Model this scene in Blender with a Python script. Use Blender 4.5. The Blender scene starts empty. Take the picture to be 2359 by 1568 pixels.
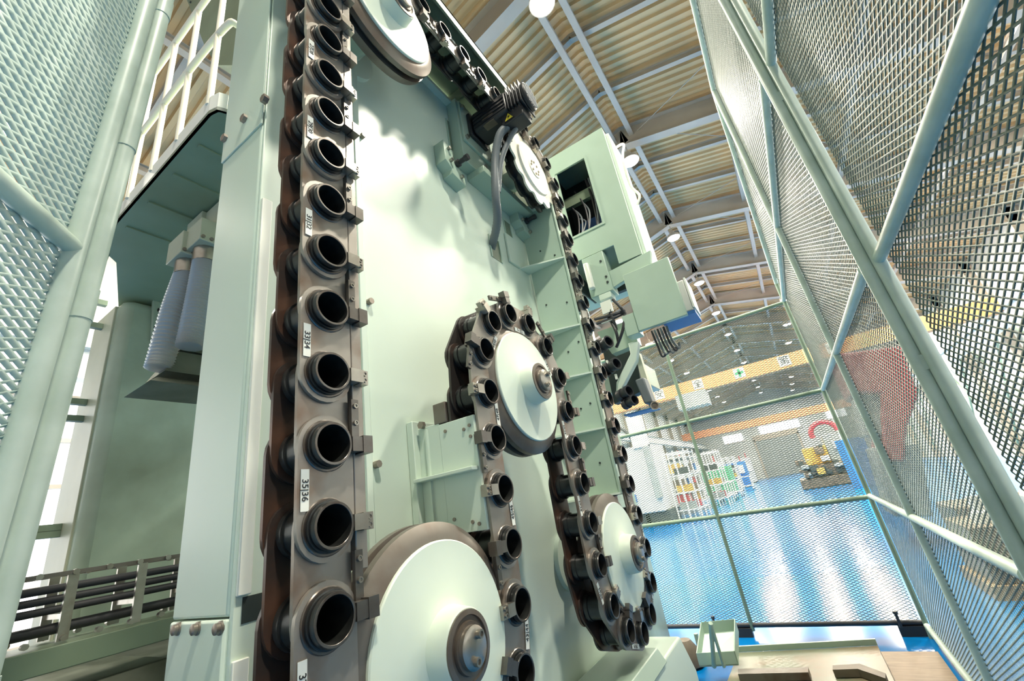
import bpy, bmesh, math, random
import numpy as np
from mathutils import Vector, Matrix
random.seed(7); rng = np.random.default_rng(7)
scn = bpy.context.scene
COL = scn.collection
PI = math.pi

# ------------------------------------------------------------------ camera
W, H, F = 2359, 1568, 987.3
YAW, PITCH, ROLL = 0.51794, 0.37029, -0.17163
EYE = Vector((0, 0, 1.5))
ROT = Matrix.Rotation(YAW, 3, 'Z') @ Matrix.Rotation(PI/2 + PITCH, 3, 'X') @ Matrix.Rotation(ROLL, 3, 'Z')
cd = bpy.data.cameras.new('camera'); cam = bpy.data.objects.new('camera', cd); COL.objects.link(cam)
cam.matrix_world = Matrix.Translation(EYE) @ ROT.to_4x4()
cd.sensor_width = 36; cd.sensor_fit = 'HORIZONTAL'; cd.lens = 36*F/W; cd.clip_start = .02; cd.clip_end = 300
scn.camera = cam

# ------------------------------------------------------------------ light
scn.view_settings.view_transform = 'Standard'; scn.view_settings.look = 'None'
scn.view_settings.gamma = 1; scn.view_settings.use_curve_mapping = False
scn.view_settings.exposure = 0.1
wd = bpy.data.worlds.new('world'); scn.world = wd; wd.use_nodes = True
bg = wd.node_tree.nodes['Background']; bg.inputs[0].default_value = (1, .95, .84, 1); bg.inputs[1].default_value = .65
LAMP_W = 680.0

S = 0.8                                        # one chain unit in metres
def u(x, y, z): return Vector((x*S, y*S, 1.5 + z*S))
def ray(x, y): return ROT @ Vector(((x - W/2)/F, -(y - H/2)/F, -1))
def at(x, y, ax, v):                           # the point on the plane axis=v seen at pixel (x, y)
    d = ray(x, y); return EYE + d*((v - EYE[ax])/d[ax])

# ------------------------------------------------------------------ materials
def mat(name, col, rough=.5, metal=0., var=0., scale=6., col2=None, bump=0., emit=None, estr=0., spec=.5, coat=0., streak=None, detail=5, lo=.35, hi=.7):
    m = bpy.data.materials.new(name); m.use_nodes = True
    nt = m.node_tree; b = nt.nodes['Principled BSDF']
    b.inputs['Base Color'].default_value = (*col, 1); b.inputs['Roughness'].default_value = rough
    b.inputs['Metallic'].default_value = metal; b.inputs['Specular IOR Level'].default_value = spec
    b.inputs['Coat Weight'].default_value = coat; b.inputs['Coat Roughness'].default_value = .1
    if col2 is not None or bump:
        tc = nt.nodes.new('ShaderNodeTexCoord'); mp = nt.nodes.new('ShaderNodeMapping')
        nt.links.new(tc.outputs['Object'], mp.inputs[0])
        if streak: mp.inputs['Scale'].default_value = streak
        nz = nt.nodes.new('ShaderNodeTexNoise'); nz.inputs['Scale'].default_value = scale; nz.inputs['Detail'].default_value = detail
        nt.links.new(mp.outputs[0], nz.inputs['Vector'])
        if col2 is not None:
            r = nt.nodes.new('ShaderNodeValToRGB'); r.color_ramp.elements[0].position = lo; r.color_ramp.elements[1].position = hi
            r.color_ramp.elements[0].color = (*col, 1); r.color_ramp.elements[1].color = (*col2, 1)
            nt.links.new(nz.outputs['Fac'], r.inputs[0]); nt.links.new(r.outputs[0], b.inputs['Base Color'])
        if bump:
            bp = nt.nodes.new('ShaderNodeBump'); bp.inputs['Strength'].default_value = bump; bp.inputs['Distance'].default_value = .01
            nt.links.new(nz.outputs['Fac'], bp.inputs['Height']); nt.links.new(bp.outputs[0], b.inputs['Normal'])
    if emit:
        b.inputs['Emission Color'].default_value = (*emit, 1); b.inputs['Emission Strength'].default_value = estr
    return m
def s2l(r, g, b): return tuple(((c/255)/12.92 if c/255 <= .04045 else ((c/255 + .055)/1.055)**2.4) for c in (r, g, b))
M = {}
M['mint'] = mat('mint_paint', s2l(210, 225, 211), .4, col2=s2l(202, 217, 202), scale=1.6)
M['mint_mid'] = mat('green_paint', s2l(176, 198, 182), .35, col2=s2l(166, 188, 170), scale=2.2)
M['mint_dark'] = mat('dark_and_shaded_green', s2l(118, 134, 112), .45, col2=s2l(104, 118, 96), scale=2)  # own dark green; also the shade under the top cover and in slots
M['column_green'] = mat('worn_green_paint', s2l(176, 196, 178), .3, col2=s2l(136, 148, 128), scale=1.7, lo=.45, hi=.75, coat=.2)
M['column_beige'] = mat('beige_green_paint', s2l(196, 200, 178), .4, col2=s2l(176, 180, 156), scale=2)
M['fence'] = mat('fence_paint', s2l(196, 210, 198), .4, col2=s2l(176, 192, 178), scale=9)
M['fence_far'] = mat('fence_green_paint', s2l(128, 148, 128), .5, col2=s2l(112, 130, 110), scale=7)
M['mesh_light'] = mat('pale_mesh_paint', s2l(190, 208, 200), .45)
M['mesh_dark'] = mat('backlit_mesh_paint', s2l(92, 104, 92), .5)  # darkened because the right mesh stands against the light
M['mesh_far'] = mat('grey_mesh_paint', s2l(110, 122, 112), .45)
M['wheel_face'] = mat('pale_wheel_paint', s2l(218, 230, 214), .4, col2=s2l(208, 220, 204), scale=3)
M['cream'] = mat('cream_paint', s2l(236, 232, 214), .4)
M['white'] = mat('white_paint', s2l(236, 238, 228), .4)
M['plate'] = mat('worn_steel_plate', s2l(156, 150, 142), .38, .6, col2=s2l(128, 100, 80), scale=7, lo=.5, hi=.78, bump=.1)
M['plate_rust'] = mat('rusty_steel_plate', s2l(62, 58, 56), .3, .4, col2=s2l(112, 78, 60), scale=5, lo=.5, hi=.72, bump=.12)
M['oxide'] = mat('black_oxide_steel', s2l(56, 58, 58), .28, .7, col2=s2l(74, 76, 76), scale=9)
M['hole'] = mat('near_black_bore', s2l(34, 36, 35), .45, 0, col2=s2l(14, 15, 15), scale=30, spec=.25)  # bore walls and bottom set nearly black, mottled
M['ring'] = mat('ground_steel_ring', s2l(120, 118, 114), .3, .8, col2=s2l(92, 80, 72), scale=12)
M['steel'] = mat('bare_steel', s2l(178, 174, 166), .28, .9, col2=s2l(150, 142, 130), scale=12)
M['rim'] = mat('brown_worn_rim', s2l(122, 116, 108), .42, .6, col2=s2l(100, 84, 72), scale=8, lo=.45, hi=.75)
M['bolt'] = mat('bolt_steel', s2l(150, 140, 130), .4, .7)
M['black'] = mat('black_paint', s2l(38, 40, 44), .4)
M['rubber'] = mat('black_cable_rubber', s2l(46, 46, 50), .5)
M['conduit'] = mat('grey_conduit', s2l(104, 112, 116), .45)
M['duct'] = mat('silver_flexible_duct', s2l(186, 188, 186), .35, .3)
M['hood'] = mat('dull_galvanised_sheet', s2l(120, 124, 112), .45, .4, col2=s2l(86, 90, 78), scale=5)
M['tag'] = mat('white_tag', s2l(226, 228, 220), .5)
M['ink'] = mat('black_ink', s2l(24, 24, 24), .6)
M['yellow'] = mat('warning_yellow', s2l(226, 208, 60), .5)
M['floor'] = mat('blue_epoxy_floor', s2l(0, 96, 158), .15, col2=s2l(4, 106, 168), scale=.35, detail=3, spec=.3)
M['roof'] = mat('tan_roof_deck', s2l(198, 168, 122), .7, col2=s2l(186, 156, 112), scale=.6)
M['beam'] = mat('grey_roof_steel', s2l(172, 162, 146), .55, col2=s2l(160, 148, 132), scale=1)
M['orange'] = mat('crane_orange', s2l(206, 136, 76), .5); M['orange_dull'] = mat('dull_crane_orange', s2l(178, 112, 76), .5)
M['wall'] = mat('grey_wall_sheet', s2l(188, 190, 184), .6, col2=s2l(170, 172, 166), scale=.6)
M['shutter'] = mat('grey_shutter', s2l(140, 146, 142), .5)
M['daylight'] = mat('daylit_panel', (.9, .9, .88), .5, emit=(1, 1, .97), estr=1.6)
M['striplight'] = mat('bright_clerestory_glass', (1, 1, 1), .4, emit=(1, 1, 1), estr=5)
M['led'] = mat('led_lens', (1, 1, 1), .4, emit=(1, 1, .98), estr=12)
M['red'] = mat('red_machine_paint', s2l(168, 66, 66), .45, col2=s2l(150, 56, 58), scale=3)
M['red_bright'] = mat('bright_red_paint', s2l(186, 62, 68), .45)
M['grey_mach'] = mat('grey_machine_paint', s2l(150, 156, 152), .45, col2=s2l(132, 138, 134), scale=3)
M['offwhite'] = mat('offwhite_machine_paint', s2l(206, 208, 200), .45, col2=s2l(190, 192, 186), scale=2)
M['green'] = mat('green_cabinet_paint', s2l(76, 150, 108), .45)
M['blue'] = mat('blue_paint', s2l(40, 104, 170), .45)
M['brown'] = mat('brown_oily_metal', s2l(120, 108, 92), .5, .2, col2=s2l(84, 74, 62), scale=4)
M['ochre'] = mat('ochre_paint', s2l(190, 150, 70), .5)
M['olive'] = mat('olive_oily_plate', s2l(122, 126, 104), .3, col2=s2l(134, 116, 92), scale=3, lo=.45, hi=.65)
M['ply'] = mat('plywood_board', s2l(150, 126, 96), .5, col2=s2l(122, 98, 72), scale=5, streak=(1, 6, 1))
M['glass'] = mat('dark_machine_window', s2l(60, 66, 66), .15)
M['greencross'] = mat('safety_green', s2l(30, 150, 80), .5)
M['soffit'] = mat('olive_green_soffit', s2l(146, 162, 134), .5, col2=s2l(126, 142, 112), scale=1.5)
M['dark'] = mat('dark_parts_and_shade', s2l(44, 54, 52), .6)  # dark parts, and the shade inside the cabinet

# ------------------------------------------------------------------ mesh building
ORI = {}
class MB:
    def __init__(s): s.v = []; s.f = []
    def add(s, vs, fs):
        o = len(s.v); s.v += [Vector(p) for p in vs]; s.f += [tuple(i + o for i in f) for f in fs]; return s
    def box(s, a, b, rot=None, piv=None):
        (x0, y0, z0), (x1, y1, z1) = a, b
        vs = [Vector(p) for p in ((x0,y0,z0),(x1,y0,z0),(x1,y1,z0),(x0,y1,z0),(x0,y0,z1),(x1,y0,z1),(x1,y1,z1),(x0,y1,z1))]
        if rot is not None:
            c = Vector(piv) if piv is not None else (Vector(a) + Vector(b))/2
            vs = [c + rot @ (v - c) for v in vs]
        return s.add(vs, [(0,3,2,1),(4,5,6,7),(0,1,5,4),(1,2,6,5),(2,3,7,6),(3,0,4,7)])
    def prism(s, pts, d):                       # closed polygon swept by vector d
        n = len(pts); d = Vector(d); a = [Vector(p) for p in pts]; b = [p + d for p in a]
        return s.add(a + b, [tuple(range(n-1, -1, -1)), tuple(range(n, 2*n))] + [(i, (i+1) % n, n + (i+1) % n, n + i) for i in range(n)])
    def lathe(s, c, ax, prof, n=24, close=False, caps=True):   # prof: [(t, r)]
        ax = Vector(ax).normalized(); c = Vector(c)
        e1 = ax.orthogonal().normalized()
        if abs(ax.x) > .99: e1 = Vector((0, 1, 0))
        e2 = ax.cross(e1); vs = []; fs = []
        for t, r in prof:
            for k in range(n):
                a = 2*PI*k/n; vs.append(c + ax*t + (e1*math.cos(a) + e2*math.sin(a))*r)
        m = len(prof)
        for i in range(m if close else m-1):
            j = (i+1) % m
            for k in range(n):
                k2 = (k+1) % n; fs.append((i*n+k, i*n+k2, j*n+k2, j*n+k))
        if not close and caps:
            if prof[0][1] > 0: fs.append(tuple(range(n-1, -1, -1)))
            if prof[-1][1] > 0: fs.append(tuple((m-1)*n + k for k in range(n)))
        return s.add(vs, fs)
    def cyl(s, a, b, r, n=12, r2=None):
        a = Vector(a); b = Vector(b); L = (b-a).length
        return s.lathe(a, b-a, [(0, r), (L, r if r2 is None else r2)], n)
    def tube(s, path, r, n=8, closed=False, radf=None):
        P = [Vector(p) for p in path]; m = len(P); vs = []; fs = []
        t0 = (P[1]-P[0]).normalized(); nrm = t0.orthogonal().normalized()
        for i in range(m):
            if closed: t = (P[(i+1) % m] - P[i-1]).normalized()
            else: t = (P[min(i+1, m-1)] - P[max(i-1, 0)]).normalized()
            nrm = (nrm - t*nrm.dot(t)).normalized(); bn = t.cross(nrm)
            rr = radf(i) if radf else r
            for k in range(n):
                a = 2*PI*k/n; vs.append(P[i] + (nrm*math.cos(a) + bn*math.sin(a))*rr)
        for i in range(m if closed else m-1):
            j = (i+1) % m
            for k in range(n): fs.append((i*n+k, i*n+(k+1) % n, j*n+(k+1) % n, j*n+k))
        if not closed: fs += [tuple(range(n-1, -1, -1)), tuple((m-1)*n+k for k in range(n))]
        return s.add(vs, fs)
    def mesh(s, name, m, origin=(0, 0, 0), smooth=True):
        me = bpy.data.meshes.new(name); o = Vector(origin)
        me.from_pydata([v - o for v in s.v], [], s.f); me.materials.append(M[m] if isinstance(m, str) else m)
        bm = bmesh.new(); bm.from_mesh(me); bmesh.ops.recalc_face_normals(bm, faces=bm.faces); bm.to_mesh(me); bm.free()
        if smooth:
            me.polygons.foreach_set('use_smooth', [True]*len(me.polygons)); me.set_sharp_from_angle(angle=math.radians(38))
        return me
    def build(s, name, m, parent=None, bevel=0, origin=None):
        if parent is not None: org = ORI[parent.name]
        elif origin is not None: org = Vector(origin)
        else:
            xs = [v.x for v in s.v]; ys = [v.y for v in s.v]; zs = [v.z for v in s.v]
            org = Vector(((min(xs)+max(xs))/2, (min(ys)+max(ys))/2, min(zs)))
        ob = bpy.data.objects.new(name, s.mesh(name, m, org)); COL.objects.link(ob)
        if parent is not None: ob.parent = parent
        else: ob.location = org
        ORI[ob.name] = org
        if bevel:
            b = ob.modifiers.new('bevel', 'BEVEL'); b.width = bevel; b.segments = 2; b.limit_method = 'ANGLE'
        return ob
def thing(name, loc, label, cat, group=None):
    o = bpy.data.objects.new(name, None); COL.objects.link(o); o.location = loc; o.empty_display_size = .1
    ORI[o.name] = Vector(loc); return tag(o, label, cat, group)
def tag(o, label, cat=None, group=None, kind=None):
    o['label'] = label
    if cat: o['category'] = cat
    if group: o['group'] = group
    if kind: o['kind'] = kind
    return o
def struct(o, label=None):
    o['kind'] = 'structure'
    if label: o['label'] = label
    return o
def box(a, b, **k): return MB().box(a, b, **k)
def inst(name, me, parent, loc, rot=None):      # a part that shares mesh data; loc in world coordinates
    ob = bpy.data.objects.new(name, me); COL.objects.link(ob); ob.parent = parent
    ob.location = Vector(loc) - ORI[parent.name]
    if rot is not None: ob.rotation_euler = rot if not isinstance(rot, Matrix) else rot.to_euler()
    ORI[ob.name] = Vector(loc); return ob
_tx = {}
def text_mesh(body, size, m, depth=.0004):
    key = (body, size, m)
    if key in _tx: return _tx[key]
    cu = bpy.data.curves.new('writing', 'FONT'); cu.body = body; cu.size = size; cu.align_x = 'CENTER'; cu.align_y = 'CENTER'; cu.extrude = depth
    ob = bpy.data.objects.new('writing_tmp', cu); COL.objects.link(ob)
    bpy.context.view_layer.update()
    me = bpy.data.meshes.new_from_object(ob.evaluated_get(bpy.context.evaluated_depsgraph_get()))
    me.materials.clear(); me.materials.append(M[m]); bpy.data.objects.remove(ob); bpy.data.curves.remove(cu)
    _tx[key] = me; return me
def frame(xd, yd):                              # rotation whose local x, y are the given world directions
    xd = Vector(xd).normalized(); yd = Vector(yd).normalized(); zd = xd.cross(yd)
    return Matrix((xd, yd, zd)).transposed()

# ------------------------------------------------------------------ the hall
RX, RZ, SL = -1.14, 11.0, math.tan(math.radians(14.3))      # ridge line and slope
XL, XR, Y0, Y1 = -11.0, 9.0, -6.0, 66.0
def roofz(x): return RZ - abs(x - RX)*SL
fl = MB().add([(XL, Y0, 0), (XR, Y0, 0), (XR, Y1, 0), (XL, Y1, 0)], [(0, 1, 2, 3)]).build('floor', 'floor', origin=(0, 0, 0))
struct(fl, 'glossy blue epoxy factory floor')
ce = bpy.data.objects.new('ceiling', None); COL.objects.link(ce); ORI['ceiling'] = Vector((RX, 0, RZ)); ce.location = (RX, 0, RZ)
struct(ce, 'pitched ceiling of tan corrugated deck on grey steel beams')
for xe in (XL, XR):                              # corrugated deck, ribs running down the slope
    P = .22; n = int((Y1-Y0)/P); vs = []; fs = []
    prof = []
    for i in range(n):
        y = Y0 + i*P; prof += [(y, 0), (y+.09, 0), (y+.115, .075), (y+.195, .075)]
    for y, d in prof: vs += [(RX, y, RZ + d), (xe, y, roofz(xe) + d)]
    for i in range(len(prof)-1): fs.append((2*i, 2*i+1, 2*i+3, 2*i+2))
    o = MB().add(vs, fs).build('roof_deck', 'roof', ce)
def ibeam(a, b, h, w, t=.02):                    # I-section hanging below the line a-b
    m = MB(); a = Vector(a); b = Vector(b); d = (b-a).normalized(); side = Vector((0, 0, 1)).cross(d).normalized(); up = d.cross(side)
    def slab(z0, z1, hw):
        pts = [a + side*s_ + up*z_ for s_, z_ in ((-hw, z0), (hw, z0), (hw, z1), (-hw, z1))]; m.prism(pts, b-a)
    slab(-h, -h+t, w/2); slab(-t, 0, w/2); slab(-h+t, -t, .012); return m
LY = [5.15 + 5*k for k in range(-2, 12)]
for y in LY:
    for xe in (XL, XR):
        ibeam((RX, y, RZ-.12), (xe, y, roofz(xe)-.12), .62, .26).build('rafter', 'beam', ce)
for y in LY:
    for dy in (1.7, 3.4):
        for xe in (XL, XR):
            ibeam((RX, y+dy, RZ-.1), (xe, y+dy, roofz(xe)-.1), .16, .12, .012).build('secondary_beam', 'beam', ce)
for x in (RX-.24, RX+.24, 1.35, 3.9, 6.4, -3.7, -6.2, -8.7):
    ibeam((x, Y0, roofz(x)-.28), (x, Y1, roofz(x)-.28), .16, .13, .012).build('purlin', 'beam', ce)
for i in range(-1, 9):                           # slim diagonal tie rods under the deck
    y = LY[0] + 5*(i+2)
    for s_ in (0, 1):
        a = Vector((RX+.4, y + s_*5, roofz(RX+.4)-.35)); b = Vector((6.4, y + 5 - s_*5, roofz(6.4)-.35))
        MB().cyl(a, b, .012, 6).build('tie_rod', 'beam', ce)

def wall(name, pts, m, label): return struct(MB().add(pts, [(0, 1, 2, 3)]).build(name, m), label)
# far wall with its shutter and clerestory windows
wb = struct(MB().add([(XL, Y1, 0), (XR, Y1, 0), (XR, Y1, roofz(XR)+.2), (RX, Y1, RZ+.2), (XL, Y1, roofz(XL)+.2)], [(0, 1, 2, 3, 4)]).build('wall_back', 'wall'), 'far end wall of grey sheet')
dr = struct(MB().box((-3.9, Y1-.12, 0), (.9, Y1-.02, 4.6)).build('door_1', 'shutter'), 'grey roller shutter in far wall')
for i in range(15): box((-3.9, Y1-.16, .05+i*.3), (.9, Y1-.12, .05+i*.3+.25)).build('slat', 'shutter', dr)
box((-4.1, Y1-.2, 0), (-3.9, Y1, 4.8)).build('door_frame', 'beam', dr); box((.9, Y1-.2, 0), (1.1, Y1, 4.8)).build('door_frame', 'beam', dr); box((-4.1, Y1-.2, 4.6), (1.1, Y1, 5.2)).build('door_head', 'beam', dr)
for i, (xa, xb, za) in enumerate(((-7.6, -5.2, 5.0), (-3.0, 1.6, 5.3), (4.6, 6.6, 5.5))):
    o = struct(box((xa, Y1-.08, za), (xb, Y1-.02, za+1.0)).build('window_%d' % (i+2), 'striplight'), 'bright clerestory window in far wall')
    box((xa-.1, Y1-.14, za-.1), (xb+.1, Y1-.1, za)).build('window_sill', 'beam', o)
# left wall: daylit translucent panels between dark rails
wl = struct(MB().add([(XL, Y0, 0), (XL, Y1, 0), (XL, Y1, roofz(XL)+.2), (XL, Y0, roofz(XL)+.2)], [(0, 1, 2, 3)]).build('wall_left', 'wall'), 'long left hall wall')
wn = struct(box((XL+.02, Y0, .7), (XL+.06, 14, 5.6)).build('window_1', 'daylight'), 'tall daylit panel window in left wall')
for z in (.7, 1.5, 2.3, 3.1, 3.9, 4.7, 5.6): box((XL+.04, Y0, z), (XL+.16, 14, z+.07)).build('glazing_bar', 'beam', wn)
for i in range(5): box((XL+.05, -4+4*i, .7), (XL+.12, -3.93+4*i, 5.6)).build('glazing_bar', 'beam', wn)
wr = struct(MB().add([(XR, Y0, 0), (XR, Y1, 0), (XR, Y1, roofz(XR)+.2), (XR, Y0, roofz(XR)+.2)], [(0, 3, 2, 1)]).build('wall_right', 'wall'), 'right hall wall')
for j, (za, zb) in enumerate(((3.3, 4.0), (5.6, 6.3))):
    o = struct(box((XR-.08, 1, za), (XR-.02, 60, zb)).build('window_%d' % (j+5), 'striplight'), 'long bright window strip in right wall')
    for i in range(20): box((XR-.12, 1+3*i, za-.1), (XR-.06, 1.1+3*i, zb+.1)).build('mullion', 'beam', o)
for i, y in enumerate(LY[2:]):                   # steel posts and braces of the side walls
    for x, s_ in ((XR-.3, 'right'), (XL+.3, 'left')):
        o = struct(MB().box((x-.15, y-.012, 0), (x+.15, y+.012, roofz(x))).box((x-.17, y-.12, 0), (x-.15, y+.12, roofz(x))).box((x+.15, y-.12, 0), (x+.17, y+.12, roofz(x))).build('trim_%d' % (2*i + (s_ == 'left') + 1), 'beam'), 'grey steel post of the %s hall wall' % s_)
        if s_ == 'right': MB().cyl((x, y, .5), (x, y+5, 6), .05, 6).cyl((x, y+5, .5), (x, y, 6), .05, 6).build('cross_brace', 'fence_far', o)
for x, s_ in ((XR-1.0, 'right'), (XL+1.0, 'left')):     # crane runway girders
    o = struct(ibeam((x, Y0, 5.4), (x, Y1, 5.4), .6, .3).build('trim_%d' % (40 + (s_ == 'left')), 'offwhite'), 'pale crane runway girder along the %s wall' % s_)

# ------------------------------------------------------------------ high-bay lamps
rows = [('ridge', RX, 9.75, [5.15 + 5*k for k in range(0, 12)]), ('right slope', 2.07, 9.1, [9.6 + 5*k for k in range(-2, 11)]),
        ('left slope', -4.85, 8.87, [3.9 + 5*k for k in range(0, 11)]), ('right wall', 5.7, 8.9, [10.6 + 5*k for k in range(0, 9)]),
        ('left wall', -9.0, 8.6, [.3 + 5*k for k in range(0, 6)])]
lens_me = MB().lathe((0, 0, 0), (0, 0, -1), [(0, .2), (.03, .2), (.045, .17)], 20).mesh('lens', 'led')
body_me = MB().lathe((0, 0, 0), (0, 0, 1), [(-.02, .24), (.08, .22), (.12, .1), (.26, .08)], 20).mesh('housing', 'beam')
ordn = ['nearest', 'second', 'third', 'fourth', 'fifth', 'sixth', 'seventh', 'eighth', 'ninth', 'tenth', 'eleventh', 'twelfth', 'thirteenth', 'fourteenth']
ld = bpy.data.lights.new('lamp_light', 'AREA'); ld.shape = 'DISK'; ld.size = .5; ld.energy = LAMP_W; ld.color = (1, .935, .79)
for rn, x, z, ys in rows:
    vis = 0
    for y in ys:
        if rn == 'right slope' and y < 9: lab = 'unseen high-bay lamp of the right slope row %s' % ('behind the camera' if y < 0 else 'overhead, above the top edge')  # unseen lamps continuing the row, kept to light the column plate
        else: lab = 'white high-bay lamp, %s to the camera in the %s row' % (ordn[vis] if vis == 0 else ordn[vis] + ' nearest', rn); vis += 1
        t = thing('high_bay_lamp', (x, y, z), lab, 'lamp', 'high-bay lamps of the hall')
        inst('housing', body_me, t, (x, y, z)); inst('lens', lens_me, t, (x, y, z-.02))
        MB().cyl((x, y, z+.25), (x, y, roofz(x)-.1), .015, 6).build('hanger', 'beam', t)
        lo = bpy.data.objects.new('lamp_light', ld); COL.objects.link(lo); lo.parent = t; lo.location = (0, 0, -.08)

# ------------------------------------------------------------------ safety fences
def expanded_mesh(name, parent, o, ud, vd, w, h, m, LW=.05, SW=.022, sw=.0052, th=.002, keep=None, tilt=.0009):
    """expanded metal: zigzag strands with real width and thickness"""
    o = np.array(o, float); ud = np.array(ud, float); vd = np.array(vd, float); nd = np.cross(ud, vd)
    nu = int(w/LW); nr = int(2*h/SW); su = LW/2; sv = SW/2
    I, J = np.meshgrid(np.arange(2*nu), np.arange(nr), indexing='ij'); I = I.ravel(); J = J.ravel()
    flip = (I + J) % 2
    a = np.stack([I*su, (J + flip)*sv], 1); b = np.stack([(I+1)*su, (J + 1 - flip)*sv], 1)
    if keep is not None:
        k = keep(o + (a[:, :1]*ud + a[:, 1:]*vd)); a = a[k]; b = b[k]
    d = b - a; d /= np.linalg.norm(d, axis=1, keepdims=True); pr = np.stack([-d[:, 1], d[:, 0]], 1)*sw/2
    def P(q, s, t_): q = q + pr*s; return o + q[:, :1]*ud + q[:, 1:]*vd + nd*(t_*th/2 + s*tilt)
    V = np.stack([P(a, -1, -1), P(a, 1, -1), P(a, 1, 1), P(a, -1, 1), P(b, -1, -1), P(b, 1, -1), P(b, 1, 1), P(b, -1, 1)], 1).reshape(-1, 3)
    V = V - np.array(ORI[parent.name]); n = len(a); base = np.arange(n)[:, None, None]*8
    Q = (base + np.array([[0, 1, 5, 4], [1, 2, 6, 5], [2, 3, 7, 6], [3, 0, 4, 7]])[None]).reshape(-1, 4)
    me = bpy.data.meshes.new(name); me.vertices.add(len(V)); me.vertices.foreach_set('co', V.astype(np.float32).ravel())
    me.loops.add(Q.size); me.loops.foreach_set('vertex_index', Q.astype(np.int32).ravel())
    me.polygons.add(len(Q)); me.polygons.foreach_set('loop_start', np.arange(0, Q.size, 4, dtype=np.int32))
    me.update(calc_edges=True); me.materials.append(M[m])
    ob = bpy.data.objects.new(name, me); COL.objects.link(ob); ob.parent = parent; ob['kind'] = 'stuff'; ORI[ob.name] = ORI[parent.name]
    return ob
FY, FX = 5.263, .425
# far fence
ff = thing('mesh_fence', (-.5, FY, 0), 'far green mesh safety fence across the end of the walkway', 'fence')
RAILZ = (.095, 1.085, 2.1, 3.09)
for i, z in enumerate(RAILZ): MB().cyl((-2.6, FY, z), (FX, FY, z), .021, 12).build('rail', 'rubber' if i == 0 else 'fence_far', ff)
for x in (-2.6, -.9): MB().cyl((x, FY-.005, .05), (x, FY-.005, 3.1), .019, 12).build('post', 'fence_far', ff)
for x in (-1.0, FX-.1):
    box((x-.09, FY-.03, 0), (x+.09, FY+.03, .075)).build('foot_block', 'rubber', ff)
for x in (-1.23, FX-.17): MB().cyl((x, FY-.04, .07), (x, FY-.04, .17), .012, 8).lathe((x, FY-.04, .17), (0, 0, 1), [(0, .02), (.02, .02)], 6).build('anchor_bolt', 'rubber', ff)
expanded_mesh('expanded_metal', ff, (-2.6, FY+.015, .1), (1, 0, 0), (0, 0, 1), 2.6+FX, 2.98, 'mesh_far', keep=lambda p: p[:, 0] > -2.0)
# right fence
rf = thing('mesh_fence', (FX, 2.8, 0), 'tall pale green mesh safety fence along the right of the walkway', 'fence')
FT = 4.5
FN = FX + .035
for x, y in ((FX, 1.87), (FN, 1.85)): MB().cyl((x, y, 0), (x, y, FT), .0205, 14).build('post', 'fence', rf)
for z in (.4, 1.7, 2.9, 4.0): box((FX, 1.85, z), (FN, 1.87, z+.05)).build('clamp_strap', 'fence', rf)
for y in (3.4, 5.2): MB().cyl((FX, y, 0), (FX, y, FT if y < 4 else FT-1.2), .02, 12).build('post', 'fence' if y < 4 else 'fence_far', rf)
for z in (.09, 1.1, 2.1, 3.09, FT): MB().cyl((FN, .15, z), (FN, 1.83, z), .0205, 12).build('rail', 'fence', rf)
for z in (.09, 1.1, 2.1, 3.09): MB().cyl((FX, 1.905, z), (FX, 5.2, z), .0205, 12).build('rail', 'fence', rf)
MB().cyl((FX, 1.905, FT), (FX, 3.4, FT), .0205, 12).cyl((FX, 3.4, FT), (FX, 5.2, FT-1.2), .02, 12).build('rail', 'fence', rf)
def keep_r(p): return (p[:, 2] < np.where(p[:, 1] < 3.4, FT, FT - (p[:, 1]-3.4)*1.2/1.8))
expanded_mesh('expanded_metal', rf, (FX+.018, 1.88, .1), (0, 1, 0), (0, 0, 1), 3.3, FT-.1, 'mesh_dark', keep=keep_r, tilt=-.0003)
expanded_mesh('expanded_metal', rf, (FN+.018, .2, .1), (0, 1, 0), (0, 0, 1), 1.64, FT-.1, 'mesh_dark', tilt=-.0003)
# open gate leaf at the left
GX, GY = -1.2, .145
gd = Vector((.731, -.682, 0)).normalized()
gt = thing('mesh_gate', (GX, GY, 0), 'pale mesh gate leaf standing open at the left foreground', 'gate')
def gp(t, z, off=0): return Vector((GX, GY, z)) + gd*t + Vector((gd.y, -gd.x, 0))*off
MB().cyl(gp(0, .05), gp(0, 4.4), .0215, 16).build('stile', 'fence', gt)
MB().cyl(gp(1.1, .05), gp(1.1, 4.4), .0215, 16).build('stile', 'fence', gt)
for z in (.1, 1.1, 2.2, 3.3, 4.38): MB().cyl(gp(0, z), gp(1.1, z), .0205, 14).build('rail', 'fence', gt)
expanded_mesh('expanded_metal', gt, gp(.015, .1, .012), gd, (0, 0, 1), 1.08, 4.28, 'mesh_light', sw=.0062, tilt=-.0032)
gt.rotation_euler.x = math.radians(-1.5)
gpst = thing('gate_post', (GX-.045, GY+.035, 0), 'slim pale green fixed post beside the open gate leaf', 'post')
c = Vector((GX-.04, GY+.045, 0))
MB().cyl(c, c + Vector((0, 0, 4.4)), .0215, 16).build('tube', 'fence', gpst)
for z in (1.35, 2.1, 2.62, 3.2): MB().cyl(c + Vector((0, 0, z-.05)), c + Vector((0, 0, z+.03)), .0235, 14).build('hinge_knuckle', 'fence', gpst)

gpst.rotation_euler.x = math.radians(-1.5)
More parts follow.
